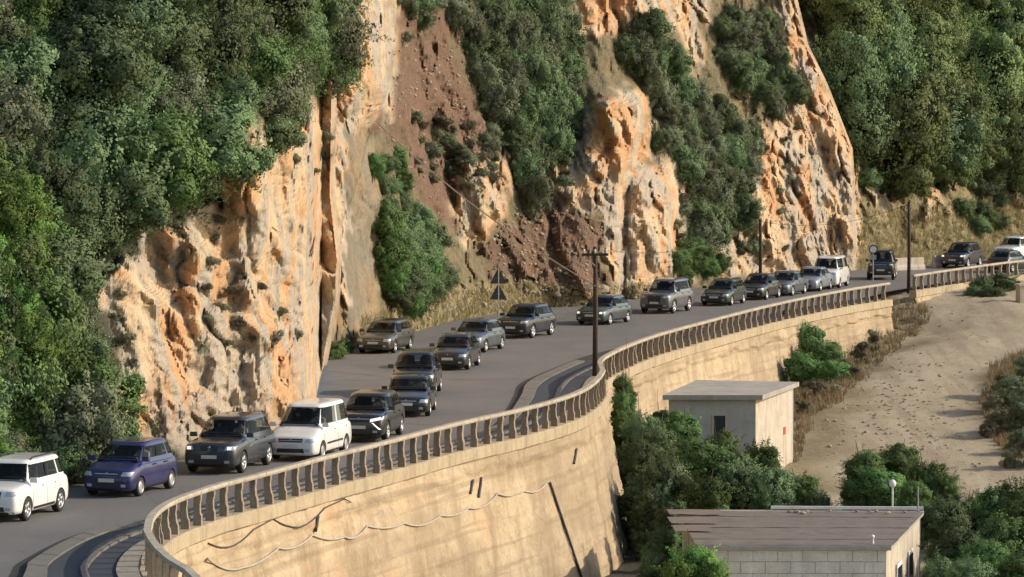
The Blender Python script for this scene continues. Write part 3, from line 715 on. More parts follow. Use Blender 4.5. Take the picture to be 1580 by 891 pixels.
WHEELS = {}
def wheel_mesh(r, style):
    if (r, style) in WHEELS: return WHEELS[(r, style)]
    w = .21
    t = MB().lathe([(r*.60, -w*.5), (r*.86, -w*.52), (r*.97, -w*.42), (r, -w*.25), (r, w*.25), (r*.97, w*.42), (r*.86, w*.52), (r*.66, w*.50), (r*.62, w*.36)], 26, 'y')
    tm = t.me('tyre', True)
    rm = MB().lathe([(.001, w*.12), (r*.55, w*.12), (r*.63, w*.30), (r*.67, w*.47), (r*.63, w*.49), (r*.60, w*.42)], 26, 'y')
    if style == 'spoke':
        for k in range(5):
            a = 2*math.pi*k/5; ca, sa = math.cos(a), math.sin(a)
            vs = []
            for (rr, hw) in ((.05, r*.16), (r*.62, r*.09)):
                for yy in (w*.14, w*.42):
                    for sgn in (-1, 1): vs.append((rr*ca - sgn*hw*sa, yy, rr*sa + sgn*hw*ca))
            rm.add(vs, [(0,1,3,2),(4,6,7,5),(0,4,5,1),(2,3,7,6),(0,2,6,4),(1,5,7,3)])
    else:
        rm.lathe([(.001, w*.44), (r*.2, w*.44), (r*.5, w*.40), (r*.58, w*.30)], 20, 'y')
    WHEELS[(r, style)] = (tm, rm.me('rim', True)); return WHEELS[(r, style)]

SHIRT = {'pale': (.55, .52, .48), 'white': (.70, .69, .66), 'dark': (.035, .035, .045), 'blue': (.06, .10, .22), 'red': (.35, .04, .035)}
PM = {}
def person_mesh(cl):
    if cl in PM: return PM[cl]
    J = {'pelvis': (0, 0, 0, .15), 'belly': (-.03, 0, .17, .135), 'chest': (-.06, 0, .36, .15), 'neck': (-.05, 0, .53, .055), 'jaw': (-.015, 0, .60, .075), 'crown': (-.03, 0, .72, .085)}
    E = [('pelvis', 'belly'), ('belly', 'chest'), ('chest', 'neck'), ('neck', 'jaw'), ('jaw', 'crown')]
    for sd, y in (('l', 1), ('r', -1)):
        J.update({'sh'+sd: (-.06, y*.19, .44, .068), 'el'+sd: (.14, y*.25, .24, .048), 'wr'+sd: (.37, y*.17, .33, .034), 'ha'+sd: (.44, y*.16, .36, .042),
                  'hi'+sd: (.05, y*.10, -.02, .10), 'kn'+sd: (.46, y*.13, .06, .075), 'an'+sd: (.66, y*.13, -.30, .05), 'fo'+sd: (.82, y*.13, -.34, .045)})
        E += [('chest', 'sh'+sd), ('sh'+sd, 'el'+sd), ('el'+sd, 'wr'+sd), ('wr'+sd, 'ha'+sd), ('pelvis', 'hi'+sd), ('hi'+sd, 'kn'+sd), ('kn'+sd, 'an'+sd), ('an'+sd, 'fo'+sd)]
    K = list(J); me = bpy.data.meshes.new('sk'); me.from_pydata([J[k][:3] for k in K], [(K.index(a), K.index(b)) for a, b in E], [])
    o = bpy.data.objects.new('tmp', me); COL.objects.link(o); o.modifiers.new('k', 'SKIN'); sv = me.skin_vertices[0].data
    for i, k in enumerate(K): sv[i].radius = (J[k][3], J[k][3]); sv[i].use_root = (k == 'pelvis')
    ss = o.modifiers.new('s', 'SUBSURF'); ss.levels = 2; ss.render_levels = 2
    dg = bpy.context.evaluated_depsgraph_get(); dg.update(); out = bpy.data.meshes.new_from_object(o.evaluated_get(dg)); bpy.data.objects.remove(o)
    # nose and brow: push the front of the face forward a little
    for v in out.vertices:
        c = v.co
        if c.z > .58 and c.x > .03 and abs(c.y) < .025: c.x += .022*max(0, 1-abs(c.z-.645)/.035)
    out.materials.clear(); out.materials.append(mat_plain('shirt_'+cl, SHIRT[cl], .85)); out.materials.append(M['skin']); out.materials.append(M['trim'])
    for p in out.polygons:
        c = p.center; p.use_smooth = True
        p.material_index = 1 if (c.z > .53 or (c.x > .33 and c.z > .25)) else 2 if (c.z < .10 and c.x > .02 or c.z < -.02) else 0
    out.name = 'person'; PM[cl] = out; return out
HM = []
def hair_mesh():
    if not HM:
        mb = MB(); mb.lathe([(.092, -.03), (.100, .02), (.096, .07), (.07, .115), (.03, .135), (.001, .138)], 14, c=(-.042, 0, .665)); m = mb.me('hair', True); m.materials.append(M['hair']); HM.append(m)
    return HM[0]
M['lamp_on'] = NT('lit_headlamp').fin((0.9, 0.9, 0.88), 0.2, Emission_Color=(1, .93, .82, 1), Emission_Strength=0.9)
def car(name, kind, label, paint, wheelpx=None, head=15.0, pos=None, style='spoke', lights='lamp', bump=None, grille='bar', group='vehicles waiting in the queue', light_shape=None, cat='car', plate=True, people=(), roofpaint=None, moulding=False):
    s, full, bb, cab, cb, xf, xr, wt, zb0 = car_shell(kind)
    L, hw, H = s['L'], s['W']/2, s['H']; a = R(head); fwd = Vector((-math.sin(a), -math.cos(a), 0)); lef = Vector((math.cos(a), -math.sin(a), 0))
    axf = L/2 - s['fo']; axr = axf - s['wb']
    if pos is None:
        wp = G(wheelpx[0], wheelpx[1], 0); ctr = wp - fwd*axf - lef*(hw-.12)
    else: ctr = Vector((pos[0], pos[1], 0))
    root = thing(name, label, cat, (ctr.x, ctr.y, 0.004), math.atan2(fwd.y, fwd.x), group)
    def P(n, me, mat, parent=root): me.name = n; return obj(n, me, mat, parent)
    body = P('body', full.copy(), paint)
    cabin = P('cabin', cab.copy(), roofpaint or paint)
    dz = H-zb0; zA, zB = zb0+.07, H-.105; tA, tB = (zA-zb0)/dz, (zB-zb0)/dz
    wtop = wt(tB)*.90; wbot = wt(tA)*.93
    P('windshield', patch(cb, 'x', 1, [(-wbot, zA), (wbot, zA), (wtop, zB), (-wtop, zB)], .007, 10, 6), M['glass'])
    P('rear_window', patch(cb, 'x', -1, [(-wbot*.93, zA+.04), (wbot*.93, zA+.04), (wtop*.95, zB), (-wtop*.95, zB)], .007, 8, 5), M['glass'])
    zA += .005; n = s['side']
    fr = {3: [0, .37, .40, .74, .775, 1.0], 2: [0, .46, .50, 1.0]}[n]
    for sg in (1, -1):
        f0, f1 = xf(tA)-.20, xf(tB)-.10; r0, r1 = xr(tA)+.16, xr(tB)+.10
        if kind in ('suv', 'cross', 'hatch'): r0 += .12
        for k in range(n):
            q0, q1 = fr[2*k], fr[2*k+1]
            b0 = f0+(r0-f0)*q0; b1 = f0+(r0-f0)*q1; t0 = f1+(r1-f1)*q0; t1 = f1+(r1-f1)*q1
            if k == 0 and f0-f1 > .3: pass
            lo = zA + (.05 if (k == 2) else 0)
            P('side_window', patch(cb, 'y', sg, [(b0, lo), (b1, lo), (t1, zB-.02), (t0, zB-.02)], .006, 5, 4), M['glass'])
        # door seams, handles, sill
        for q in (fr[0]-.02, (fr[1]+fr[2])/2, fr[3] if n == 3 else .93):
            x = f0+(r0-f0)*q
            P('door_seam', patch(bb, 'y', sg, [(x-.009, s['gc']+.16), (x+.009, s['gc']+.16), (x+.009, zb0-.02), (x-.009, zb0-.02)], .003, 1, 6), M['trim'])
        for q in (fr[1]-.07, (fr[3] if n == 3 else .9)-.08):
            x = f0+(r0-f0)*q
            h = MB().box((x, sg*(hw*.985), zb0-.14), (.20, .05, .035)).me('door_handle'); P('door_handle', h, None); h.materials.append(paint)
        P('sill_trim', patch(bb, 'y', sg, [(axf-.45, s['gc']+.03), (axr+.45, s['gc']+.03), (axr+.45, s['gc']+(.17 if bump else .11)), (axf-.45, s['gc']+(.17 if bump else .11))], .006, 6, 2), bump or M['trim'])
        if moulding:
            P('side_moulding', patch(bb, 'y', sg, [(axf-.45, .50), (axr+.45, .50), (axr+.45, .57), (axf-.45, .57)], .012, 6, 1), M['trim'])
        mir = MB().box((xf(.12)-.10, sg*(hw*.93+.10), zb0+.075), (.12, .24, .15), 0, .85).me('mirror'); P('mirror', mir, None); mir.materials.append(paint)
        if s.get('rails'):
            y = sg*wt(1)*.88; x0, x1 = xf(1)-.25, xr(1)+.12
            rr = MB().tube([(x0, y, H-.02), (x0-.15, y, H+.055), (x1+.15, y, H+.055), (x1, y, H-.02)], .02, 6).me('roof_rail'); P('roof_rail', rr, M['trim'])
        # lamps
        nz = s['nose']; lw = hw*.9
        if light_shape == 'claw':
            P('headlight', patch(bb, 'x', 1, [(sg*lw*.52, nz-.13), (sg*lw*1.02, nz-.06), (sg*lw*1.02, nz-.14), (sg*lw*.50, nz-.24)], .012, 5, 3), M[lights])
            P('daytime_light', patch(bb, 'x', 1, [(sg*lw*.56, nz-.26), (sg*lw*.64, nz-.26), (sg*lw*.98, nz-.50), (sg*lw*.88, nz-.50)], .012, 4, 4), M[lights])
        elif light_shape == 'round':
            q = MB().lathe([(.001, .03), (.08, .025), (.10, 0), (.11, -.03)], 16, 'y').v
            lm = MB(); lm.lathe([(.001, .03), (.08, .025), (.10, 0), (.11, -.06)], 16, 'y')
            lm.v = [(L/2-.06+p[1], sg*hw*.68+p[0], nz-.16+p[2]) for p in lm.v]
            P('headlight', lm.me('headlight', True), M[lights])
        else:
            P('headlight', patch(bb, 'x', 1, [(sg*lw*.62, nz-.20), (sg*lw*.98, nz-.20), (sg*lw*1.03, nz-.08), (sg*lw*.68, nz-.07)], .012, 5, 4), M['lamp'])
        P('fog_light', patch(bb, 'x', 1, [(sg*lw*.62, s['gc']+.16), (sg*lw*.82, s['gc']+.16), (sg*lw*.82, s['gc']+.25), (sg*lw*.62, s['gc']+.25)], .010, 3, 2), M['lamp'])
        P('tail_light', patch(bb, 'x', -1, [(sg*lw*.70, s['deck']-.45), (sg*lw*1.0, s['deck']-.45), (sg*lw*1.0, s['deck']-.10), (sg*lw*.72, s['deck']-.12)], .010, 4, 4), M['tail'])
    nz = s['nose']
    if lights == 'lamp_on' and light_shape is None:
        for sg in (1, -1):
            lw = hw*.9; P('lit_bulb', patch(bb, 'x', 1, [(sg*lw*.72, nz-.185), (sg*lw*.88, nz-.185), (sg*lw*.89, nz-.095), (sg*lw*.73, nz-.09)], .020, 3, 3), M['lamp_on'])
    if grille == 'kidney':
        for sg in (1, -1):
            g = P('grille', patch(bb, 'x', 1, [(sg*.05, nz-.24), (sg*.28, nz-.23), (sg*.30, nz-.07), (sg*.05, nz-.05)], .012, 4, 4), M['grille'])
    elif grille == 'bar':
        P('grille', patch(bb, 'x', 1, [(-hw*.46, nz-.19), (hw*.46, nz-.19), (hw*.48, nz-.07), (-hw*.48, nz-.07)], .010, 8, 3), M['grille'])
        P('chrome_bar', patch(bb, 'x', 1, [(-hw*.44, nz-.145), (hw*.44, nz-.145), (hw*.44, nz-.12), (-hw*.44, nz-.12)], .016, 8, 1), M['chrome'])
    elif grille == 'big':
        P('grille', patch(bb, 'x', 1, [(-hw*.36, nz-.50), (hw*.36, nz-.50), (hw*.44, nz-.08), (-hw*.44, nz-.08)], .010, 8, 5), M['grille'])
    P('badge', MB().lathe([(.001, .012), (.05, .01), (.055, 0), (.055, -.06)], 14, 'y').me('badge', True), M['chrome']).matrix_local = Matrix.Translation((L/2-.045, 0, nz-.13)) @ Matrix.Rotation(-math.pi/2, 4, 'Z')
    P('air_intake', patch(bb, 'x', 1, [(-hw*.55, s['gc']+.13), (hw*.55, s['gc']+.13), (hw*.52, s['gc']+.27), (-hw*.52, s['gc']+.27)], .008, 8, 3), M['grille'])
    if bump: P('bumper_trim', patch(bb, 'x', 1, [(-hw*.80, s['gc']+.03), (hw*.80, s['gc']+.03), (hw*.84, s['gc']+.12), (-hw*.84, s['gc']+.12)], .010, 8, 2), bump)
    if plate:
        zp = s['gc']+.30
        for sg in (1, -1):
            r = bb.ray_cast(Vector((sg*6, 0, zp+.06)), Vector((-sg, 0, 0)))
            x = r[0].x if r[0] else sg*L/2
            P('number_plate', MB().box((x+sg*.012, 0, zp+.06), (.02, .52, .115)).me('number_plate'), M['plate'])
    # cabin interior seen through the glass
    zi = max(s['belt'], s['cowl'])+.045; x0, x1 = xf(0)-.03, xr(0)+.10; wi = wt(0)*.90
    P('interior_floor', MB().prism([(x0, -wi*.92), (x0, wi*.92), (x1, wi*.92), (x1, -wi*.92)], zi-.02, zi).me('interior_floor'), M['trim'])
    dash = MB().box((x0-.30, 0, zi+.035), (.42, wi*1.8, .07), 0, .9).me('dashboard'); P('dashboard', dash, M['trim'])
    xs = x0 - (1.18 if s['xw'] > 1 else 1.30); hs = min(.40, H-zi-.22)
    rows_x = [xs] + ([xs-.85] if xs-.95 > x1 else [])
    for k, xx in enumerate(rows_x):
        for y in (.37, -.37):
            st = MB().box((xx, y, zi+hs*.5-.02), (.14, .48, hs), 0, .88).me('seat'); so_ = P('seat', st, M['seat'])
            P('headrest', MB().box((xx-.02, y, zi+hs+.07), (.09, .24, .16), 0, .8).me('headrest'), M['seat'], so_)
    sw_ = MB(); R_ = .18
    sw_.tube([(x0-.50 - .4*R_*math.sin(a), .37+R_*math.cos(a), zi+.06+R_*.9*math.sin(a)) for a in [2*math.pi*i/14 for i in range(15)]], .016, 5, False)
    P('steering_wheel', sw_.me('steering_wheel'), M['trim'])
    for who in people:
        cl, side = who; sx = .37 if side == 'driver' else -.37
        w = root.matrix_basis @ Vector((xs+.17, sx, zi - .33))
        po = obj('person', person_mesh(cl), None, None, w, root.rotation_euler.z)
        tag(po, f"person in a {cl} shirt {'at the wheel of' if side == 'driver' else 'in the passenger seat of'} the {name.replace('_', ' ').replace('suv', 'SUV')}", 'person', 'people in the cars')
        hr = obj('hair', hair_mesh(), None, po)
    tm, rm = wheel_mesh(s['wr'], style)
    for x in (axf, axr):
        for sg in (1, -1):
            wo = bpy.data.objects.new('wheel', tm); wo.name = 'wheel'; COL.objects.link(wo)
            if not tm.materials: tm.materials.append(M['tyre'])
            wo.parent = root; wo.location = (x, sg*(hw-.115), s['wr']); wo.rotation_euler = (0, random.uniform(0, 6), 0 if sg > 0 else math.pi)
            ro = obj('rim', rm, M['rim'], wo)
    # wipers
    for y in (-.1, .45):
        r0 = cb.ray_cast(Vector((6, y*hw*1.4, zA+.02)), Vector((-1, 0, 0))); r1 = cb.ray_cast(Vector((6, y*hw*1.4-.5, zA+.07)), Vector((-1, 0, 0)))
        if r0[0] and r1[0]: P('wiper', MB().tube([r0[0]+Vector((.02, 0, .01)), r1[0]+Vector((.02, 0, .01))], .012, 4).me('wiper'), M['trim'])
    return root

PT = {k: mat_paint('car_paint_'+k, c, m) for k, (c, m) in {
 'white': ((.78, .77, .74), 0), 'blue': ((.018, .022, .115), .25), 'grey': ((.06, .065, .075), .4), 'black': ((.012, .013, .016), .2), 'slate': ((.10, .12, .15), .5),
 'brown': ((.085, .078, .066), .4), 'silver': ((.15, .16, .18), .5), 'teal': ((.055, .08, .09), .4), 'green': ((.02, .035, .032), .3), 'navy': ((.014, .018, .035), .3), 'gunmetal': ((.028, .032, .040), .35), 'paleblue': ((.30, .33, .38), .5)}.items()}
M['greybump'] = mat_plain('grey_bumper_plastic', (.10, .10, .10), .6)

car('white_suv', 'boxsuv', 'white boxy SUV with black roof rails at the head of the queue, partly cut off', PT['white'], (38, 804), 15, bump=M['trim'], grille='big', people=[('dark', 'driver')])
car('blue_hatchback', 'mpv', 'dark blue compact tall hatchback right behind the white SUV with roof rails', PT['blue'], (213, 766), 18, style='cover', people=[('white', 'driver')])
car('grey_suv', 'suv', 'dark grey SUV with lit headlights in front of the white van by the orange rock', PT['grey'], (372, 730), 13.5, lights='lamp_on', grille='kidney', bump=M['trim'], people=[('pale', 'driver'), ('blue', 'passenger')])
car('white_van', 'van', 'white compact panel van with glazed sides between the grey SUV and a black crossover', PT['white'], (494, 710), 14.7, style='cover', moulding=True, cat='van', people=[('pale', 'driver'), ('dark', 'passenger')])
car('black_crossover', 'cross', 'black crossover with hooked white headlights directly behind the white van', PT['gunmetal'], (594.5, 681), 9, lights='lamp_on', light_shape='claw', bump=M['trim'], people=[('white', 'driver')])
car('black_saloon', 'sedan', 'black car with chrome grille bar facing the viewer, behind the black crossover', PT['black'], (660, 642), 3, grille='bar', people=[('pale', 'driver')])
car('black_suv', 'suv', 'black SUV half hidden behind the black car with the chrome grille bar', PT['black'], (669, 612), 3, lights='lamp')
car('grey_hatchback', 'hatch', 'dark gunmetal hatchback in the bend beside the parked brown estate car', PT['gunmetal'], (721, 570.5), 9, grille='big', people=[('red', 'driver')])
car('slate_estate', 'hatch', 'slate blue estate car half hidden behind the dark gunmetal hatchback', PT['slate'], (747, 544), 17)
car('navy_suv', 'cross', 'black SUV with bright alloy wheels beside the double triangle sign', PT['navy'], (820, 522), 21)
car('dark_hatchback', 'hatch', 'dark teal hatchback seen behind the wooden power pole in the bend', PT['teal'], (939, 501.5), 23, lights='lamp_on')
car('off_road_suv', 'bigsuv', 'large dark silver off-road SUV with roof rails below the green roadside bush', PT['silver'], (1038, 484), 20, grille='big', bump=M['greybump'], people=[('white', 'driver')])
car('dark_estate', 'estate', 'dark blue-green estate car right behind the large off-road SUV', PT['green'], (1127, 472), 18)
car('black_hatchback', 'hatch', 'black car in front of the middle power pole', PT['black'], (1181, 463), 20)
car('grey_saloon', 'sedan', 'grey saloon car between the black car and the silver saloon', PT['slate'], (1221, 457), 20)
car('silver_saloon', 'sedan', 'silver saloon car just in front of the far white van', PT['paleblue'], (1264, 450), 18)
car('white_delivery_van', 'bigvan', 'tall white van at the foot of the last rock buttress', PT['white'], (1294, 445), 14, style='cover', cat='van', people=[('blue', 'driver')])
car('black_jeep', 'jeep', 'black squarish off-road car standing by the round road sign', PT['black'], (1378, 432), 8, light_shape='round')
car('dark_blue_suv', 'suv', 'dark blue SUV on the far road next to the white roadside barrier', PT['navy'], (1492, 414), 24, lights='lamp_on', people=[('white', 'driver')])
car('dark_green_hatchback', 'hatch', 'dark green hatchback almost hidden behind the far balustrade', PT['green'], pos=(34.4, 268.5), head=212, group='vehicles on the far stretch of road')
car('white_pickup', 'bigsuv', 'white off-road vehicle cut off at the edge behind the far balustrade', PT['white'], (1570, 406), 30, group='vehicles on the far stretch of road')
car('brown_estate', 'estate', 'grey-brown estate car parked in the lay-by under the tall green bush', PT['brown'], (607, 545), 14, group='parked cars')
# ------------------------------------------------------------------ foliage
def mat_leaf(name, c1, c2, c3, trans=0.25):
    t = NT(name); oi = t.n.new('ShaderNodeObjectInfo'); p = t.coord()
    n = t.noise(p, 2.2, 3, 0.6)
    at = t.attr('tone').outputs['Fac']
    col = t.mix(t.ramp(n, [(0.35, 0.0), (0.65, 1.0)]), c1, c2)
    col = t.mix(t.math('MULTIPLY', at, 0.45), col, c3)
    hs = t.n.new('ShaderNodeHueSaturation'); t.l.new(col, hs.inputs['Color'])
    t.l.new(t.math('ADD', t.math('MULTIPLY', oi.outputs['Random'], 0.05), 0.475), hs.inputs['Hue'])
    t.l.new(t.math('ADD', t.math('MULTIPLY', oi.outputs['Random'], 1.0), 0.75), hs.inputs['Value'])
    hs.inputs['Saturation'].default_value = 0.92
    m = t.fin(hs.outputs[0], 0.7, Specular_IOR_Level=0.15)
    tr = t.n.new('ShaderNodeBsdfTranslucent'); t.l.new(hs.outputs[0], tr.inputs[0])
    mx = t.n.new('ShaderNodeMixShader'); mx.inputs[0].default_value = trans
    t.l.new(t.b.outputs[0], mx.inputs[1]); t.l.new(tr.outputs[0], mx.inputs[2])
    t.l.new(mx.outputs[0], t.n['Material Output'].inputs[0]); return m
LEAF = {
 'dark':  mat_leaf('dark_broadleaf', (.090, .145, .062), (.135, .195, .085), (.21, .265, .13)),
 'green': mat_leaf('fresh_broadleaf', (.082, .155, .042), (.118, .20, .058), (.19, .265, .10)),
 'olive': mat_leaf('olive_scrub', (.125, .150, .085), (.165, .19, .11), (.24, .255, .16)),
 'pine':  mat_leaf('pine_needles', (.10, .155, .055), (.17, .22, .075), (.25, .285, .12)),
 'grey':  mat_leaf('dusty_scrub', (.17, .165, .10), (.22, .205, .13), (.28, .26, .17)),
 'dry':   mat_leaf('dry_grass', (.28, .215, .11), (.21, .17, .085), (.36, .29, .16)),
 'lime':  mat_leaf('bright_green_vine', (.09, .19, .03), (.14, .24, .045), (.21, .30, .08)),  # bright yellow-green leaf colour
}
M['bark'] = mat_plain('bark', (.085, .065, .045), .95, .35, 9)

def leaf_mesh(name, centers, normals_, size, rng, elong=1.5):
    n = len(centers)
    rnd = rng.normal(size=(n, 3)); nn = normals_*1.0 + rnd*0.42; nn /= np.linalg.norm(nn, axis=1, keepdims=True)
    a = np.cross(nn, rng.normal(size=(n, 3))); a /= np.linalg.norm(a, axis=1, keepdims=True) + 1e-9; b = np.cross(nn, a)
    s = (size*rng.uniform(.6, 1.35, n))[:, None]
    bend = nn*s*0.18
    v = np.stack([centers - a*s*elong*.5, centers - b*s*.42 + bend, centers + a*s*elong*.5, centers + b*s*.42 + bend], 1).reshape(-1, 3)
    me = bpy.data.meshes.new(name); me.vertices.add(4*n); me.loops.add(4*n); me.polygons.add(n)
    me.vertices.foreach_set('co', v.astype(np.float32).ravel()); me.loops.foreach_set('vertex_index', np.arange(4*n, dtype=np.int32))
    me.polygons.foreach_set('loop_start', np.arange(0, 4*n, 4, dtype=np.int32)); me.update(calc_edges=True)
    cn = normals_*1.0 + nn*0.40; cn /= np.linalg.norm(cn, axis=1, keepdims=True)
    me.polygons.foreach_set('use_smooth', np.ones(n, bool)); me.normals_split_custom_set_from_vertices(np.repeat(cn, 4, 0).tolist())
    at = me.attributes.new('tone', 'FLOAT', 'FACE'); at.data.foreach_set('value', rng.uniform(0, 1, n).astype(np.float32)**2)
    return me
def crown(seed, lobes=16, n=5200, leaf=.105, squash=(1, 1, .95), kind='bush'):
    rng = np.random.default_rng(seed); C = []; Nn = []
    L = []
    for k in range(lobes):
        d = rng.normal(size=3); d /= np.linalg.norm(d)
        if kind == 'pine': c = np.array([rng.normal()*.30, rng.normal()*.30, rng.uniform(-1, 1)]); c[:2] *= (1.15-.55*(c[2]+1)/2)*1.5; r = rng.uniform(.14, .34)
        elif kind == 'drape': c = np.array([rng.normal()*.35, rng.normal()*.35, rng.uniform(-1, .7)]); r = rng.uniform(.25, .42)
        elif kind == 'scrub': c = np.array([d[0]*rng.uniform(.2, .95), d[1]*rng.uniform(.2, .95), d[2]*.35]); r = rng.uniform(.14, .30)
        else: c = d*np.array([1.08, 1.08, .9])*rng.uniform(.30, .98); r = rng.uniform(.11, .38)
        L.append((c, r))
    w = np.array([r*r for c, r in L]); w /= w.sum()
    for (c, r), q in zip(L, w):
        m = int(n*q); d = rng.normal(size=(m, 3)); d /= np.linalg.norm(d, axis=1, keepdims=True)
        nz = 1 + .22*np.sin(d[:, 0]*6+c[0]*9)*np.sin(d[:, 1]*7+c[1]*5)*np.sin(d[:, 2]*6)
        rad = r*rng.uniform(.45, 1.08, m)**.45*nz
        if kind == 'pine': d2 = d*np.array([1.15, 1.15, .62])
        else: d2 = d
        C.append(c + d2*rad[:, None]); Nn.append(d)
    if kind in ('bush', 'drape', 'pine'):
        for k in range(46 if kind != 'pine' else 30):
            d = rng.normal(size=3); d[2] = d[2]*.7 + .25; d /= np.linalg.norm(d); m = n//170; t = rng.uniform(.45, rng.uniform(.95, 1.38), m)
            bend = rng.normal(size=3)*.16
            pts = d*t[:, None] + bend*(t[:, None]**2) + rng.normal(size=(m, 3))*.055
            C.append(pts); Nn.append(np.repeat(d[None], m, 0))
    # stray sprigs break the outline
    m = n//10; d = rng.normal(size=(m, 3)); d /= np.linalg.norm(d, axis=1, keepdims=True); C.append(d*rng.uniform(.75, 1.12, m)[:, None]); Nn.append(d)
    C = np.concatenate(C)*np.array(squash); Nn = np.concatenate(Nn)
    return leaf_mesh('crown', C, Nn, leaf, rng)
def trunk(seed, h=1.0):
    rng = random.Random(seed); mb = MB()
    pts = [Vector((0, 0, -.15))]; 
    for k in range(1, 5): pts.append(Vector((rng.uniform(-.06, .06)*k, rng.uniform(-.06, .06)*k, h*k/4)))
    mb.tube(pts, [.075, .06, .05, .038, .02], 7)
    for k in range(5):
        b = pts[1 + k % 3]; a = rng.uniform(0, 6.28)
        mb.tube([b, b + Vector((math.cos(a)*.28, math.sin(a)*.28, .28)), b + Vector((math.cos(a)*.5, math.sin(a)*.5, .62))], [.035, .024, .01], 5)
    return mb.me('trunk', True)
CR = {k: [] for k in LEAF}
for k, sd, lob, n, lf, kd in (('dark', 10, 34, 19000, .058, 'bush'), ('green', 20, 34, 19000, .06, 'bush'), ('olive', 30, 32, 17000, .058, 'bush'), ('grey', 50, 22, 6000, .055, 'scrub'), ('lime', 60, 22, 13000, .065, 'drape'), ('pine', 40, 34, 22000, .052, 'pine')):
    for j in range(4 if k in ('dark', 'pine') else 3):
        m = crown(sd+j, lob, n, lf, kind=kd); m.materials.append(LEAF[k]); CR[k].append(m)
TR = [trunk(i) for i in range(3)]
for m in TR: m.materials.append(M['bark'])
def plant(name, label, cat, group, kind, base, ctr, rad, zs=1.0, rng=random):
    """crown centre ctr and mean radius rad; trunk from base up into the crown"""
    root = thing(name, label, cat, base, 0, group)
    c = obj('crown', rng.choice(CR[kind]), None, root); c.location = ctr - base
    c.scale = (rad*rng.uniform(.8, 1.25), rad*rng.uniform(.8, 1.25), rad*zs*rng.uniform(.8, 1.15)); c.rotation_euler = (rng.uniform(-.35, .35), rng.uniform(-.35, .35), rng.uniform(0, 6.28))
    t = obj('trunk', rng.choice(TR), None, root); v = ctr - base
    t.scale = (rad*1.0, rad*1.0, max(v.length + .25*rad*zs, .2)); t.rotation_euler = v.to_track_quat('Z', 'Y').to_euler()
    return root
def scatter(polys, rmin, rmax, kinds, name, label, cat, group, tries=3000, pack=.9, lift=.45, zs=1.0, seed=1, limit=999, drop=.8):
    rng = random.Random(seed); done = []; cnt = 0
    for poly in polys:
        xs = [p[0] for p in poly]; ys = [p[1] for p in poly]
        for _ in range(tries):
            if cnt >= limit: break
            x = rng.uniform(min(xs), max(xs)); y = rng.uniform(min(ys), max(ys))
            if not bool(inpoly([x], [y], poly)[0]): continue
            h, n = hit(x, y)
            if h is None: continue
            r = rng.uniform(rmin, rmax); rp_ = r*FPX/h.y
            if any((x-a)**2 + ((y-b)/zs)**2 < (pack*.5*(rp_+c))**2 for a, b, c in done): continue
            done.append((x, y, rp_)); cnt += 1
            ctr = h + Vector((.15, -.8, .25))*(r*lift)
            b = Vector((h.x, h.y + .3, h.z - r*drop*zs)); hb, _n = hit(x, y + r*drop*zs*FPX/h.y)
            if hb is not None and (hb - h).length < 4*r: b = hb
            plant(name, label(x, y) if callable(label) else label, cat, group, rng.choice(kinds), b, ctr, r, zs, rng)
    return cnt
def wood_label(x, y):
    row = 'at the top of the wooded slope' if y < 120 else 'halfway up the wooded slope' if y < 330 else 'low on the wooded slope'
    col = 'above the white SUV' if x < 130 else 'above the blue hatchback' if x < 290 else 'above the orange rock'
    return 'dark leafy tree ' + row + ' ' + col
def pine_label(x, y):
    return 'tall pine in the far wood ' + ('along its upper edge ' if y < 60 else 'in its middle ' if y < 150 else 'along its lower edge ') + ('next to the last buttress' if x < 1400 else 'above the black off-road car' if x < 1480 else 'above the far balustrade')
def hang_label(x, y):
    return 'dark shrub hanging over the cliff beside the brown landslide, ' + ('at the very top' if y < 60 else 'upper part' if y < 160 else 'lower part of the curtain')
def cleft_label(x, y):
    return 'shrub in the cleft between the two tall rock pillars, ' + ('beside the left pillar top' if x < 1050 and y < 200 else 'low in the cleft' if y >= 200 else 'beside the right pillar')
LEFTW = [(-90,-60),(515,-60),(512,100),(470,135),(432,205),(415,215),(402,160),(365,180),(338,205),(345,262),(310,288),(235,310),(130,375),(98,440),(118,540),(140,620),(165,690),(110,715),(20,705),(-90,700)]
nA = scatter([LEFTW], .8, 1.75, ['dark', 'dark', 'dark', 'olive', 'green'], 'broadleaf_tree', wood_label, 'tree', 'trees of the dense wood on the slope', 5200, .80, .75, 1.05, 3, 210)
nA += scatter([[(395,-30),(515,-30),(512,95),(470,125),(430,190),(405,160)]], .6, 1.0, ['green'], 'broadleaf_tree', 'bright green leafy tree at the cliff edge above the grey rock', 'tree', 'bright green trees at the cliff edge', 500, .8, .8, 1.0, 4, 26)
nA += scatter([[(-60,330),(40,330),(60,460),(50,560),(-60,580)]], .6, 1.0, ['lime'], 'creeper_bush', 'bright green creeper hanging over the slope at the edge of the wood', 'creeper', 'creepers on the wooded slope', 500, .8, 2.6, 1.3, 5, 20)
nA += scatter([[(-60,560),(85,600),(160,665),(130,735),(-60,720)]], .45, .8, ['green', 'lime', 'dark'], 'roadside_shrub', 'leafy shrub at the foot of the wood beside the road', 'shrub', 'shrubs at the foot of the wood', 900, .8, 1.6, 1.0, 6, 45)
nA += scatter([[(700,-40),(850,-40),(865,60),(885,140),(865,205),(835,245),(815,315),(795,295),(785,220),(732,120),(705,40)]], .8, 1.4, ['dark', 'olive', 'dark'], 'hanging_shrub', hang_label, 'shrub', 'shrubs hanging beside the landslide', 1600, .80, .6, 1.35, 7, 60)
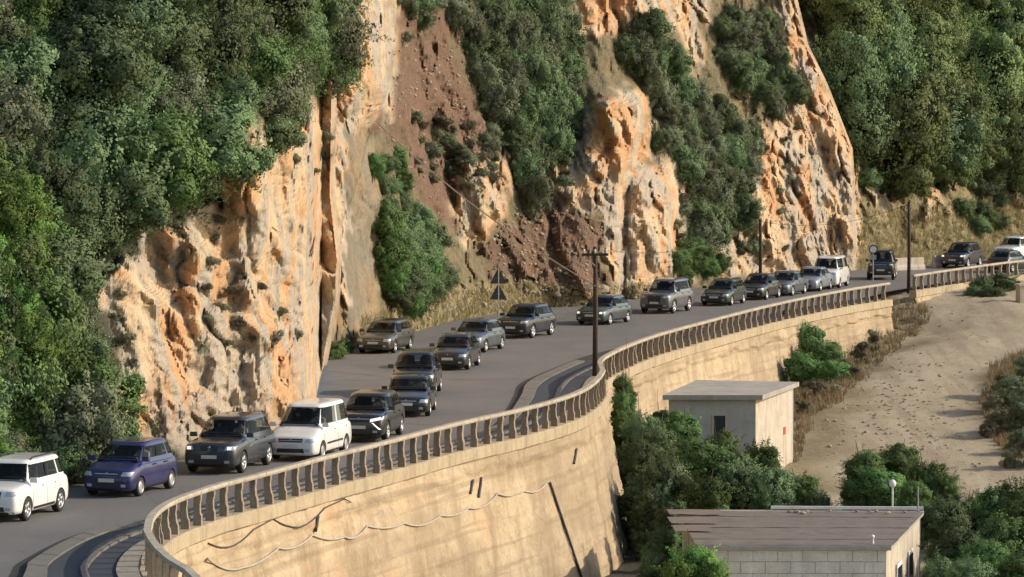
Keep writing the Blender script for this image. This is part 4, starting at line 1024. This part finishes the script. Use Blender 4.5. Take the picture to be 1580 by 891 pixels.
nA += scatter([[(950,85),(990,45),(1040,90),(1065,150),(1160,215),(1150,330),(1070,375),(1052,260),(1010,220),(1005,140)]], .75, 1.4, ['dark', 'olive'], 'cliff_shrub', cleft_label, 'shrub', 'shrubs in the cleft between the rock pillars', 1600, .86, .6, 1.25, 8, 46)
nA += scatter([[(1105,40),(1130,20),(1190,35),(1205,85),(1215,165),(1180,180),(1115,110)]], .7, 1.2, ['dark', 'olive'], 'clifftop_shrub', 'shrub on the ledge above the last rock buttress', 'shrub', 'shrubs above the last buttress', 700, .85, .6, 1.1, 9, 24)
nA += scatter([[(590,345),(640,340),(668,385),(680,420),(675,455),(640,472),(598,465),(590,400)]], .75, 1.1, ['dark', 'dark', 'green'], 'roadside_bush', 'dark green bush low in the gully behind the parked brown estate', 'bush', 'bushes in the gully', 700, .62, .9, 1.1, 10, 26)
nA += scatter([[(570,240),(612,240),(625,330),(590,345),(580,300)]], .45, .7, ['green', 'dark'], 'roadside_bush', 'thin strip of shrub climbing the gully above the tall dark bush', 'bush', 'bushes in the gully', 300, .8, .6, 1.2, 21, 9)
nA += scatter([[(612,-50),(700,-50),(695,25),(640,40),(618,30)]], .6, 1.0, ['olive', 'dark'], 'gully_shrub', 'shrub overhanging the head of the brown landslide', 'shrub', 'shrubs at the head of the landslide', 300, .8, .5, 1.0, 22, 12)
nA += scatter([[(1015,395),(1050,380),(1112,392),(1118,428),(1020,432)]], .6, .9, ['green'], 'roadside_bush', 'fresh green bush against the cliff behind the off-road SUV', 'bush', 'bushes behind the off-road SUV', 300, .65, .9, 1.0, 11, 10)
nA += scatter([[(500,550),(528,540),(530,600),(495,610)]], .5, .7, ['green'], 'roadside_bush', 'small green bush at the corner of the orange rock above the white van', 'bush', 'bushes at the rock corner', 100, .6, .5, 1.1, 12, 5)
nA += scatter([[(630,170),(760,200),(770,290),(700,300),(640,260)], [(1040,300),(1170,330),(1160,400),(1110,380),(1050,400)], [(860,200),(900,180),(870,290)], [(600,-40),(700,-40),(700,40),(640,50),(610,70)], [(525,200),(575,200),(580,300),(560,470),(530,480)]], .4, .8, ['grey', 'olive', 'grey'], 'dusty_shrub', 'dusty grey-green shrub scattered over the landslide slope', 'shrub', 'dusty shrubs on the slope', 260, 1.15, .25, .8, 13, 75)
nA += scatter([[(150,450),(180,440),(210,600),(190,690),(165,600)], [(300,330),(340,320),(350,560),(330,540)], [(330,430),(440,440),(470,520),(350,540)], [(440,210),(500,200),(500,280),(450,260)], [(520,470),(545,480),(545,540),(520,540)]], .25, .5, ['grey'], 'rock_shrub', 'small scrubby plant clinging to the orange rock face', 'shrub', 'scrub on the rock face', 90, 1.9, .1, .8, 14, 30)
nA += scatter([[(1195,150),(1240,180),(1230,420),(1200,420)], [(945,310),(1000,290),(990,330)], [(1180,230),(1220,250),(1200,330)]], .3, .55, ['grey'], 'rock_shrub', 'small scrubby plant in the cracks of the far buttress', 'shrub', 'scrub on the far buttress', 60, 1.9, .1, .8, 15, 12)
# the wood on the right
nB = scatter([[(1245,-60),(1680,-60),(1680,250),(1320,235),(1270,120)]], 1.6, 3.2, ['pine', 'pine', 'dark'], 'pine_tree', pine_label, 'tree', 'trees of the far wood', 2200, .74, 1.3, 1.35, 16, 60)
nB += scatter([[(1400,10),(1520,0),(1530,180),(1500,270),(1420,270),(1420,120)]], 1.3, 1.9, ['pine'], 'pine_tree', 'sunlit yellow-green pine standing out from the far wood', 'tree', 'sunlit pines of the far wood', 500, .7, 2.2, 1.3, 17, 14)
nB += scatter([[(1315,190),(1600,240),(1600,300),(1330,300)], [(1320,300),(1440,300),(1420,395),(1330,390)]], .45, 1.1, ['olive', 'olive', 'dark'], 'hillside_shrub', 'dusty shrub on the dry bank below the far wood', 'shrub', 'shrubs on the dry bank', 900, .9, .35, .75, 18, 70)
nB += scatter([[(1470,310),(1545,300),(1550,350),(1480,350)]], .8, 1.1, ['dark'], 'hillside_shrub', 'dark bush on the dry bank above the dark blue SUV', 'bush', 'dark bushes on the dry bank', 200, .7, .5, .8, 19, 6)

# foreground bushes on the lower ground
def gbush(name, label, cat, kind, lst, group, rz=1.0, seed=30):
    rng = random.Random(seed)
    for (px, py, D, rpx) in lst:
        c = atD(px, py, D); r = rpx*D/FPX; b = Vector((c.x, c.y, min(gz(c.x, c.y), c.z - .3*r)))
        root = plant(name, label, cat, group, kind, b, c, r, rz, rng)
        g0 = gz(c.x, c.y); z = c.z - r*rz*.9
        while z > g0 + .1*r and kind != 'lime':
            k = obj('foliage_skirt', rng.choice(CR[kind]), None, root); k.location = Vector((c.x + rng.uniform(-.3, .3)*r, c.y + rng.uniform(-.1, .4)*r, z)) - b
            k.scale = (r*.95, r*.95, r*.9); k.rotation_euler = (0, 0, rng.uniform(0, 6)); z -= r*.9
gbush('fig_bush', 'dense green bush in front of the small flat-roofed hut', 'bush', 'green', [(1050,668,162,32),(1078,712,154,42),(1110,695,158,32),(1175,720,158,36),(1235,758,154,30),(1090,768,150,34)], 'bushes between the two huts', .95, 31)
gbush('fig_bush', 'darker green bush among the thicket before the small flat-roofed hut', 'bush', 'dark', [(1012,692,160,36),(1030,742,152,40),(1132,740,154,42),(1192,760,152,36),(1262,778,152,24),(985,768,153,28)], 'bushes between the two huts', .9, 43)
gbush('thicket_bush', 'dark bush in the shade beneath the nose of the retaining wall', 'bush', 'dark', [(990,665,160,22),(985,710,158,26),(1020,660,164,22),(1000,785,150,22)], 'bushes under the wall nose', 1.2, 32)
gbush('wall_creeper', 'leafy creeper climbing over the nose of the retaining wall', 'creeper', 'green', [(962,597,164,16),(958,622,163,15),(968,650,161,14)], 'creepers at the wall nose', 1.2, 33)
gbush('wall_bush', 'light green bush against the far retaining wall', 'bush', 'green', [(1232,530,213,40),(1268,552,210,34),(1208,556,211,28),(1222,500,216,24),(1290,578,206,24),(1240,575,207,28)], 'bushes against the far retaining wall', 1.0, 34)
gbush('track_bush', 'dark green bush at the end of the dirt track behind the lower roof', 'bush', 'green', [(1335,720,158,34),(1385,715,160,38),(1430,735,157,34),(1360,750,152,30),(1460,750,156,24),(1320,755,152,22),(1410,765,150,26)], 'bushes at the end of the dirt track', .8, 35)
gbush('orchard_tree', 'green fruit tree in the corner beside the lower hut', 'tree', 'green', [(1530,800,150,48),(1570,780,150,44),(1555,850,142,54),(1600,820,145,60),(1515,860,140,34),(1590,890,138,50)], 'fruit trees beside the lower hut', .95, 36)
gbush('young_tree', 'yellow-green treetop in front of the lower hut wall', 'tree', 'lime', [(1070,880,128,34),(1045,900,127,30),(1100,898,127,26)], 'treetops in front of the lower hut', 1.1, 37)
gbush('yard_bush', 'dark bush in the shady yard on the sunny side of the block hut', 'bush', 'dark', [(1455,800,146,30),(1478,845,141,36),(1450,885,139,28),(1490,785,150,26),(1500,890,137,30)], 'bushes in the yard of the block hut', .9, 41)
gbush('yard_bush', 'dark bush squeezed between the retaining wall and the block hut', 'bush', 'dark', [(1018,835,143,20),(1008,872,139,24),(1030,800,147,18)], 'bushes between the wall and the block hut', 1.0, 42)
gbush('track_scrub', 'grey-green scrub beside the dirt track at the right edge', 'shrub', 'olive', [(1565,600,190,28),(1585,640,182,30),(1595,575,196,24),(1575,675,176,18),(1600,690,172,22)], 'scrub beside the dirt track', .85, 38)
gbush('track_scrub', 'dusty pale scrub in front of the grey-green scrub at the right edge', 'shrub', 'grey', [(1545,640,183,22),(1550,585,195,18),(1535,615,189,16),(1560,700,172,20),(1525,660,181,14)], 'scrub beside the dirt track', .8, 44)
gbush('balustrade_bush', 'dark bush in front of the far balustrade', 'bush', 'dark', [(1515,440,246,20),(1545,438,247,22),(1530,455,243,18),(1500,452,244,13)], 'bushes in front of the far balustrade', .8, 39)
gbush('verge_scrub', 'dusty scrub on the dry verge below the far retaining wall', 'shrub', 'grey', [(1260,595,200,20),(1300,560,208,18),(1330,535,214,16),(1350,515,219,14),(1290,600,198,16),(1240,625,192,18),(1320,570,205,12)], 'scrub on the dry verge', .7, 40)

# dry grass tufts: nobody could count them
def tufts(name, label, pts, h0, h1, seed):
    rng = np.random.default_rng(seed); V = []; F = []
    for p in pts:
        for _ in range(9):
            a = rng.uniform(0, 6.28); h = rng.uniform(h0, h1); w = h*.07; t = rng.normal(size=2)*h*.28; o = rng.normal(size=2)*.10
            b = len(V); V += [(p[0]+o[0]-w*math.cos(a), p[1]+o[1]-w*math.sin(a), p[2]-.03), (p[0]+o[0]+w*math.cos(a), p[1]+o[1]+w*math.sin(a), p[2]-.03), (p[0]+o[0]+t[0], p[1]+o[1]+t[1], p[2]+h)]
            F.append((b, b+1, b+2))
    o = obj(name, mesh(name, V, F), LEAF['dry']); return tag(o, label, 'grass', kind='stuff')
rg = random.Random(5); pts = []
for zp in DRY_G[:2]:
    xs = [p[0] for p in zp]; ys = [p[1] for p in zp]
    for _ in range(2600):
        x, y = rg.uniform(min(xs), max(xs)), rg.uniform(min(ys), max(ys))
        if inpoly([x], [y], zp)[0]:
            g = ghit(x, y)
            if g: pts.append(g)
tufts('dry_grass', 'dry yellow grass on the verges of the dirt track', pts, .2, .5, 3)
pts = []
for zp in [[(540,545),(560,490),(700,450),(780,440),(1000,440),(1000,460),(700,500)], [(1320,420),(1330,330),(1600,300),(1600,395),(1400,412)]]:
    xs = [p[0] for p in zp]; ys = [p[1] for p in zp]
    for _ in range(2600):
        x, y = rg.uniform(min(xs), max(xs)), rg.uniform(min(ys), max(ys))
        if inpoly([x], [y], zp)[0]:
            g, _n = hit(x, y)
            if g: pts.append(g)
tufts('bank_grass', 'dry grass on the roadside banks', pts, .15, .42, 4)

# fallen stones on the track, verge and landslide
M['stone'] = mat_plain('fallen_stone', (.33, .265, .19), .9, .3, 3)
bm = bmesh.new(); bmesh.ops.create_icosphere(bm, subdivisions=1, radius=1)
SM = []
for k in range(4):
    b2 = bm.copy()
    for v in b2.verts: v.co *= random.uniform(.65, 1.1); v.co.z *= .7
    m = bpy.data.meshes.new('stone'); b2.to_mesh(m); b2.free(); m.materials.append(M['stone']); SM.append(m)
bm.free()
for (x, y, kind, r) in [(905,442,'c',.55),(890,452,'c',.4),(690,455,'c',.3),(745,470,'c',.3),(700,485,'c',.25),(930,447,'c',.45),(860,455,'c',.3),(1000,442,'c',.4),(660,492,'c',.22),(1475,430,'c',.3)]:
    g = hit(x, y)[0]
    if g:
        o = obj('boulder', random.choice(SM), None, None, g); o.scale = (r*1.2, r, r); o.rotation_euler = (0, 0, random.uniform(0, 6))
        tag(o, 'pale fallen boulder on the roadside bank under the landslide', 'boulder', 'fallen boulders')
V = []; F = []; base_v = [v.co.copy() for v in SM[0].vertices]; base_f = [tuple(p.vertices) for p in SM[0].polygons]
for _ in range(1300):
    if _ < 480: g = ghit(rg.gauss(1375, 70), rg.gauss(630, 65)); r = rg.uniform(.04, .15)
    else: g = hit(*random.choice([(rg.uniform(600, 760), rg.uniform(60, 330)), (rg.uniform(760, 930), rg.uniform(320, 460)), (rg.uniform(640, 1000), rg.uniform(440, 480))]))[0]; r = rg.uniform(.05, .2)
    if g is None: continue
    a = rg.uniform(0, 6); n = len(V)
    V += [(g.x + r*(v.x*math.cos(a)-v.y*math.sin(a)), g.y + r*(v.x*math.sin(a)+v.y*math.cos(a)), g.z + r*v.z*.9) for v in base_v]; F += [tuple(i+n for i in q) for q in base_f]
tag(obj('rubble', mesh('rubble', V, F), M['stone']), 'loose rubble over the landslide and the dirt track', 'rubble', kind='stuff')
# ------------------------------------------------------------------ buildings
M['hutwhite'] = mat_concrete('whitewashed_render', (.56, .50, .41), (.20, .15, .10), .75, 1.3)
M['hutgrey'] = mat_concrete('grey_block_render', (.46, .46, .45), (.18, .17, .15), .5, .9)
M['block'] = mat_concrete('concrete_block', (.74, .72, .65), (.28, .26, .22), .4, 1.3)
M['mortar'] = mat_concrete('mortar', (.36, .34, .31), amt=.3)
M['roofslab'] = mat_concrete('roof_slab_concrete', (.40, .38, .35), (.16, .14, .12), .5, .8)
M['felt'] = mat_concrete('brown_roofing_felt', (.20, .17, .15), (.09, .08, .07), .8, .9, True)
M['felt2'] = mat_concrete('pink_roofing_felt', (.215, .165, .14), (.12, .10, .09), .6, .9, False)
M['winpane'] = NT('dusty_window_glass').fin((.035, .045, .05), .15)
M['wood'] = mat_plain('weathered_pole_wood', (.055, .038, .028), .9, .35, 7)
M['whitepaint'] = mat_plain('white_paint', (.72, .71, .68), .6, .12, 4)
M['redpaint'] = mat_plain('red_paint', (.42, .05, .03), .6)
M['galv'] = mat_plain('galvanised_steel', (.38, .38, .38), .5, .1, 8, Metallic=.5)
M['signback'] = mat_plain('sign_back_grey', (.075, .07, .07), .6)
M['cable'] = mat_plain('pale_cable', (.40, .36, .30), .7)
M['blackcable'] = mat_plain('dark_cable', (.05, .045, .04), .7)

def wall_quad(mb, a, b, z0, z1, th):
    d = Vector((b[0]-a[0], b[1]-a[1], 0)).normalized(); n = Vector((-d.y, d.x, 0))*th
    p = [(a[0], a[1]), (b[0], b[1]), (b[0]+n.x, b[1]+n.y), (a[0]+n.x, a[1]+n.y)]
    return mb.prism(p, z0, z1)
def hut(name, label, roof_pts, zr, zg, blocks, over=.3):
    # roof_pts: front-left, front-right, back-right, back-left (x, y) of the walls
    o = Vector((roof_pts[0][0], roof_pts[0][1], zg)); root = thing(name, label, 'hut', o)
    P = [(p[0]-o.x, p[1]-o.y) for p in roof_pts]; h = zr-zg
    return root, P, h
# upper hut
fl, fr_, br, bl = G(1032, 611, -.6), G(1166, 611, -.6), G(1224, 592, -.6), G(1085, 589, -.6)
zg = gz(fr_.x, fr_.y)-.3; zr = -.6
root, P, h = hut('flat_roofed_hut', 'small flat-roofed grey hut with a whitewashed sunlit side wall', [(p.x, p.y) for p in (fl, fr_, br, bl)], zr, zg, False)
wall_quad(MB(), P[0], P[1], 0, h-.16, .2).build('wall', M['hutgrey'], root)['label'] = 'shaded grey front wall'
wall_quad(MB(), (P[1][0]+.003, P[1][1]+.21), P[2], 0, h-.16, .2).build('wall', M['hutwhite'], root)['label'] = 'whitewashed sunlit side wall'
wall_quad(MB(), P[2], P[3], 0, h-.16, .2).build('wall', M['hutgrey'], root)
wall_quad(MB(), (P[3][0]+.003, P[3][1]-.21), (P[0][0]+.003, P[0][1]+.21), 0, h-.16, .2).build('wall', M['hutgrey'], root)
def grow(P, d):
    cx = sum(p[0] for p in P)/4; cy = sum(p[1] for p in P)/4; out = []
    for p in P:
        v = Vector((p[0]-cx, p[1]-cy)); out.append((cx + v.x + math.copysign(d, v.x), cy + v.y + math.copysign(d, v.y)))
    return out
rf = MB().prism(grow(P, .28), h-.155, h+.05).build('roof', M['roofslab'], root)
d = Vector((P[1][0]-P[0][0], P[1][1]-P[0][1], 0)); L = d.length; d.normalize(); nrm = Vector((d.y, -d.x, 0))
for s0, s1, z0, z1 in ((.50, .67, .42, .80), (.10, .26, .42, .80)):
    a = Vector((P[0][0], P[0][1], 0)) + d*L*s0; b = Vector((P[0][0], P[0][1], 0)) + d*L*s1
    w = MB()
    for (p, q, u, v) in ((a, b, z0-.02, z0), (a, b, z1, z1+.02), (a, a + d*.07, z0, z1), (b - d*.07, b, z0, z1)):
        w.prism([(p+nrm*.035)[:2], (q+nrm*.035)[:2], (q+nrm*.002)[:2], (p+nrm*.002)[:2]], h*u, h*v)
    f = w.build('window', M['hutwhite'], root)
    MB().prism([(a+nrm*.012)[:2], (b+nrm*.012)[:2], (b+nrm*.003)[:2], (a+nrm*.003)[:2]], h*z0, h*z1).build('pane', M['winpane'], f)
# red mark on the whitewashed wall
a = Vector((*P[1], 0)); b = Vector((*P[2], 0)); dd = (b-a).normalized(); nn = Vector((dd.y, -dd.x, 0)); c = a + (b-a)*.74
MB().prism([(c+nn*.006)[:2], (c+dd*.42+nn*.006)[:2], (c+dd*.42+nn*.002)[:2], (c+nn*.002)[:2]], h*.50, h*.58).build('painted_mark', M['redpaint'], root)

# lower hut
zr = -3.2
fl, fr_, br, bl = G(1085, 842, zr), G(1368, 842, zr), G(1420, 789, zr), G(1052, 787, zr)
zg = gz(fr_.x, fr_.y)-.4
root, P, h = hut('block_hut', 'low concrete block hut with a brown felt roof in the foreground', [(p.x, p.y) for p in (fl, fr_, br, bl)], zr, zg, True)
d = Vector((P[1][0]-P[0][0], P[1][1]-P[0][1], 0)); L = d.length; d.normalize()
core = wall_quad(MB(), (P[0][0], P[0][1]+.02), (P[1][0]-.01, P[1][1]+.02), 0, h-.16, .2).build('wall', M['mortar'], root)
bh, bl_ = .40, .86; rows = int((h-.16)/bh); nrm = Vector((d.y, -d.x, 0))
for r in range(rows):
    x = -(bl_/2 if r % 2 else 0)
    while x < L:
        x0, x1 = max(x, 0)+.008, min(x+bl_, L)-.008; x += bl_
        if x1-x0 < .1: continue
        pr = random.uniform(.012, .030); a = Vector((*P[0], 0)) + d*x0; b = Vector((*P[0], 0)) + d*x1
        zt_ = h-.165-r*bh
        MB().prism([(a+nrm*pr)[:2], (b+nrm*pr)[:2], (b-nrm*.03)[:2], (a-nrm*.03)[:2]], zt_-bh+.008, zt_-.008).build('block', M['block'], root)
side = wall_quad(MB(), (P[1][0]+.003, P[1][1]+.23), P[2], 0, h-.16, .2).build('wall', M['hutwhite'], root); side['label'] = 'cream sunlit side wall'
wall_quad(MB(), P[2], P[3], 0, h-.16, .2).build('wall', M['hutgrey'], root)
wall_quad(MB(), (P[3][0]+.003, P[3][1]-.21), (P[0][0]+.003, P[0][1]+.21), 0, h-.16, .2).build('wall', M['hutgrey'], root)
a = Vector((*P[1], 0)); b = Vector((*P[2], 0)); dd = (b-a).normalized(); nn = Vector((dd.y, -dd.x, 0))
for s0, s1 in ((.28, .42), (.62, .75)):
    p, q = a+(b-a)*s0, a+(b-a)*s1
    f = MB().prism([(p+nn*.04)[:2], (q+nn*.04)[:2], (q+nn*.002)[:2], (p+nn*.002)[:2]], h*.30, h*.70).build('window', M['whitepaint'], root)
    MB().prism([(p+dd*.1+nn*.05)[:2], (q-dd*.1+nn*.05)[:2], (q-dd*.1+nn*.042)[:2], (p+dd*.1+nn*.042)[:2]], h*.34, h*.66).build('pane', M['winpane'], f)
Gp = grow(P, .15)
rf = MB().prism(Gp, h-.155, h).build('roof', M['roofslab'], root)
def lerp2(u, v):
    x = (Gp[0][0]*(1-u)+Gp[1][0]*u)*(1-v) + (Gp[3][0]*(1-u)+Gp[2][0]*u)*v
    y = (Gp[0][1]*(1-u)+Gp[1][1]*u)*(1-v) + (Gp[3][1]*(1-u)+Gp[2][1]*u)*v
    return x, y
for k in range(6):
    v0 = .01 + k*.155; v1 = v0+.165; vs = []; fs = []; nu = 26
    for j, v in enumerate((v0, (v0+v1)/2, v1)):
        for i in range(nu+1):
            u = -.012 + 1.02*i/nu; x, y = lerp2(u, v)
            vs.append((x, y, h + .012 + .006*(k % 2) + .012*fbm(Vector((x*1.2, y*1.2, k)), 3) + (.006 if j == 0 else 0)))
    for j in range(2):
        for i in range(nu): a_ = j*(nu+1)+i; fs.append((a_, a_+1, a_+nu+2, a_+nu+1))
    obj('roofing_sheet', mesh('roofing_sheet', vs, fs), M['felt'], rf)
# loose wavy sheets at the left end of the roof
for k, (u0, u1, v0, v1, z) in enumerate(((-.07, .14, .55, .74, .07), (-.075, .10, .34, .52, .06), (-.05, .17, .80, .97, .06))):
    vs = []; fs = []; nu = 20; nv = 6
    for j in range(nv+1):
        for i in range(nu+1):
            x, y = lerp2(u0+(u1-u0)*i/nu, v0+(v1-v0)*j/nv); vs.append((x, y, h+z+.035*math.sin(j*2.0)+.02*fbm(Vector((x, y, k)), 3)))
    for j in range(nv):
        for i in range(nu): a_ = j*(nu+1)+i; fs.append((a_, a_+1, a_+nu+2, a_+nu+1))
    obj('roofing_sheet', mesh('roofing_sheet', vs, fs, True), M['felt2'], rf)
# back kerb of the roof with stones lying along it
x0, y0 = lerp2(.38, .985); x1, y1 = lerp2(1.0, .985)
wall_quad(MB(), (x0, y0), (x1, y1), h+.05, h+.16, .12).build('parapet', M['whitepaint'], rf)
for k in range(14):
    x, y = lerp2(random.choice([random.uniform(.42, .55), random.uniform(.6, .95)]), random.uniform(.86, .95)); r = random.uniform(.05, .13)
    o = obj('stone', SM[k % 4], None, None, (x+root.location.x, y+root.location.y, h+root.location.z+.07)); o.scale = (r*1.6, r, r*.8); o.rotation_euler = (0, 0, random.uniform(0, 6))
    tag(o, 'pale stone lying along the back edge of the brown felt roof', 'stone', 'stones weighing down the felt roof')
def onroof(px, py): 
    g = G(px, py, zr+.04); return g
g = onroof(1377, 783)
t = thing('roof_vent', 'white ball-topped pipe at the back corner of the felt roof', 'vent pipe', g)
MB().lathe([(.035, -.02), (.035, .75)], 10).build('pipe', M['whitepaint'], t, smooth=True)
MB().lathe([(.03, .74), (.10, .78), (.14, .88), (.12, .98), (.05, 1.04), (.001, 1.05)], 14).build('cap', M['whitepaint'], t, smooth=True)
g = onroof(1346, 838)
t = thing('roof_vent', 'short white vent stub near the front edge of the felt roof', 'vent pipe', g)
MB().lathe([(.06, -.02), (.06, .18), (.075, .19), (.075, .26), (.001, .29)], 12).build('pipe', M['whitepaint'], t, smooth=True)
g = onroof(1416, 789)
t = thing('roof_post', 'thin bare post at the far corner of the felt roof', 'post', g)
MB().tube([(0, 0, -.1), (.01, 0, .45), (.0, 0, .92)], [.03, .03, .025], 6).build('pole', M['galv'], t)
MB().box((0, 0, .0), (.14, .14, .04)).build('base_plate', M['galv'], t)

# ------------------------------------------------------------------ poles, wires, signs
def pole(px, py, top_py, label, arm, z=0.0, D=None):
    b = G(px, py, z) if D is None else Vector((atD(px, py, D).x, D, z)); s = FPX/b.y; H = (py-top_py)/s
    t = thing('power_pole', label, 'power pole', b)
    MB().tube([(0, 0, -.3), (.02, 0, H*.5), (0, 0, H)], [.12, .105, .085], 10).build('pole', M['wood'], t, smooth=True)
    if arm:
        MB().box((0, -.12, H-.35), (1.15, .09, .11)).build('crossarm', M['wood'], t)
        for x in (-.48, 0, .48):
            MB().lathe([(.02, 0), (.05, .02), (.035, .08), (.055, .10), (.03, .17), (.001, .18)], 8, c=(x, -.12, H-.295)).build('insulator', M['whitepaint'], t, smooth=True)
        MB().tube([(-.40, -.1, H-.38), (0, -.08, H-.85)], .02, 5).build('brace', M['galv'], t)
    else:
        MB().lathe([(.105, H-.05), (.11, H), (.05, H+.06), (.001, H+.07)], 8).build('cap', M['wood'], t)
    return b, H
p1, H1 = pole(918, 581, 380, 'wooden power pole with crossarm standing at the corner of the curved balustrade', True, .1)
p2, H2 = pole(1173, 428, 330, 'dark wooden pole by the cliff behind the black car', False, 0, 252)
p3, H3 = pole(1402, 446, 312, 'dark wooden pole at the start of the far balustrade', False, 0)
def cable(a, b, sag, name, label, mat, r=.02, n=24):
    pts = [a.lerp(b, k/n) - Vector((0, 0, sag*4*(k/n)*(1-k/n))) for k in range(n+1)]
    return tag(MB().tube(pts, r, 5).build(name, mat), label, 'cable')
anchor = hit(580, 190)[0]
cable(anchor + Vector((0, -.3, .1)), p1 + Vector((0, -.1, H1*.70)), .5, 'overhead_wire', 'pale wire running from the landslide rock down to the wooden pole', M['cable'], .034)
cable(p1 + Vector((.3, 0, H1-.15)), p2 + Vector((0, 0, H2-.1)), .8, 'overhead_wire', 'thin wire between the crossarm pole and the pole by the cliff', M['blackcable'], .012)
cable(p2 + Vector((0, 0, H2-.1)), p3 + Vector((0, 0, H3-.1)), .7, 'overhead_wire', 'thin wire between the pole by the cliff and the far pole', M['blackcable'], .012)

def tri_sign(px, py):
    b = G(px, py, 0.0); t = thing('warning_sign', 'pair of triangular warning signs on one post seen from behind', 'road sign', b)
    MB().tube([(0, 0, -.3), (0, 0, 2.75)], .035, 8).build('post', M['galv'], t)
    for z in (1.05, 1.92):
        a = .47; pts = [(-a, 0), (a, 0), (.06, a*1.66), (-.06, a*1.66)]; th = .03; mb = MB()
        n = 4; mb.add([(x, -.07, z+q) for x, q in pts] + [(x, -.07+th+.0, z+q) for x, q in pts], [tuple(range(n)), tuple(range(n, 2*n))[::-1]] + [(i, i+n, (i+1) % n+n, (i+1) % n) for i in range(n)])
        pl = mb.build('plate', M['signback'], t); pl.location.y = .11
        MB().box((0, .085 - .05, z+.3), (.16, .03, .05)).build('bracket', M['galv'], t)
tri_sign(769, 492)
b = G(1347, 433, 0); t = thing('round_sign', 'round road sign with a small plate below beside the black off-road car', 'road sign', b)
MB().tube([(0, 0, -.3), (0, 0, 2.35)], .04, 8).build('post', M['galv'], t)
def disc(r, y, z, th): 
    mb = MB(); mb.lathe([(.001, -th), (r, -th), (r, 0), (.001, 0)], 22, 'y', (0, y, z)); return mb
pl = disc(.30, -.05, 2.05, .02).build('sign_plate', M['signback'], t)
disc(.22, -.073, 2.05, .004).build('sign_face', M['whitepaint'], pl)
MB().box((0, -.055, 1.52), (.42, .02, .30)).build('sub_plate', M['galv'], t)

# low roadside barriers on the far bend
for i, (a, b_) in enumerate((((1372, 418), (1424, 416)), ((1440, 413), (1460, 412)))):
    A, B = G(*a, 0), G(*b_, 0); d = (B-A); L = d.length; rz = math.atan2(d.y, d.x)
    prof = [(-.28, 0), (.28, 0), (.26, .20), (.14, .38), (.11, .85), (-.11, .85), (-.14, .38), (-.26, .20)]; k = len(prof)
    v = [(0, o, z) for o, z in prof] + [(L, o, z) for o, z in prof]
    me = mesh('road_barrier', v, [tuple(range(k)), tuple(range(k, 2*k))[::-1]] + [(j, j+k, (j+1) % k+k, (j+1) % k) for j in range(k)])
    o = obj('road_barrier', me, M['hutwhite'], None, A + Vector((0, 0, .004)), rz)
    tag(o, ('long' if i == 0 else 'short') + ' whitewashed concrete barrier at the foot of the far bank', 'barrier', 'roadside barriers')
# pale block at the right edge
g = ghit(1590, 468); 
t = thing('block_pillar', 'pale concrete pillar under the far balustrade at the right edge', 'pillar', g + Vector((.25, 0, -.1)))
MB().box((0, 0, .55), (2.2, .7, 1.3), .25).build('shaft', M['hutwhite'], t); MB().box((0, 0, 1.25), (2.35, .85, .12), .25).build('cap', M['hutwhite'], t)

# ------------------------------------------------------------------ details on the retaining wall
sw = [(318, 862), (372, 877), (428, 846), (480, 826), (530, 829), (565, 812), (622, 808), (678, 796), (722, 784), (766, 762), (806, 758), (846, 742)]
pts = []
for i in range(len(sw)-1):
    for k in range(8):
        t_ = k/8; x = sw[i][0]*(1-t_)+sw[i+1][0]*t_; y = sw[i][1]*(1-t_)+sw[i+1][1]*t_ + 9*4*t_*(1-t_)*(0.6 if i % 2 else 1)
        w = whit(x, y, .045)
        if w: pts.append(w)
tag(MB().tube(pts, .035, 6).build('hanging_cable', M['cable'], smooth=True), 'pale cable hanging in swags along the retaining wall', 'cable')
pts = [w for w in (whit(300 + 240*k/24, 826 - 70*k/24 + 34*math.sin(math.pi*((k/24*2.2) % 1)), .035) for k in range(25)) if w]
tag(MB().tube(pts, .022, 5).build('hanging_cable', M['blackcable'], smooth=True), 'dark cable sagging just under the cap of the retaining wall', 'cable')
w0, w1 = [whit(846 + 50*k, 744 + 150*k, .07) for k in (0, 1)]
if w0 and w1:
    pts = [w for w in (whit(846 + 52*k/14, 744 + 156*k/14, .06) for k in range(15)) if w]
    tag(MB().tube(pts, .05, 7).build('drain_pipe', M['blackcable'], smooth=True), 'long dark drain pipe running down the retaining wall at a slant', 'pipe')
for (x, y, ln, lab) in ((741, 738, 30, 'middle'), (728, 742, 20, 'short middle'), (489, 797, 24, 'left'), (888, 694, 22, 'right')):
    pts = [w for w in (whit(x - 1*k, y + ln*k/4, .05) for k in range(5)) if w]
    if len(pts) > 1: tag(MB().tube(pts, .045, 6).build('drain_spout', M['blackcable']), {'middle': 'dark drain spout right of a shorter one under the wall cap', 'short middle': 'shorter of two neighbouring dark drain spouts under the wall cap', 'left': 'dark drain spout above the pale cable near the curve of the wall', 'right': 'dark drain spout under the wall cap near the nose of the wall'}[lab], 'drain spout', 'drain spouts of the retaining wall')
print('plants', nA, nB)
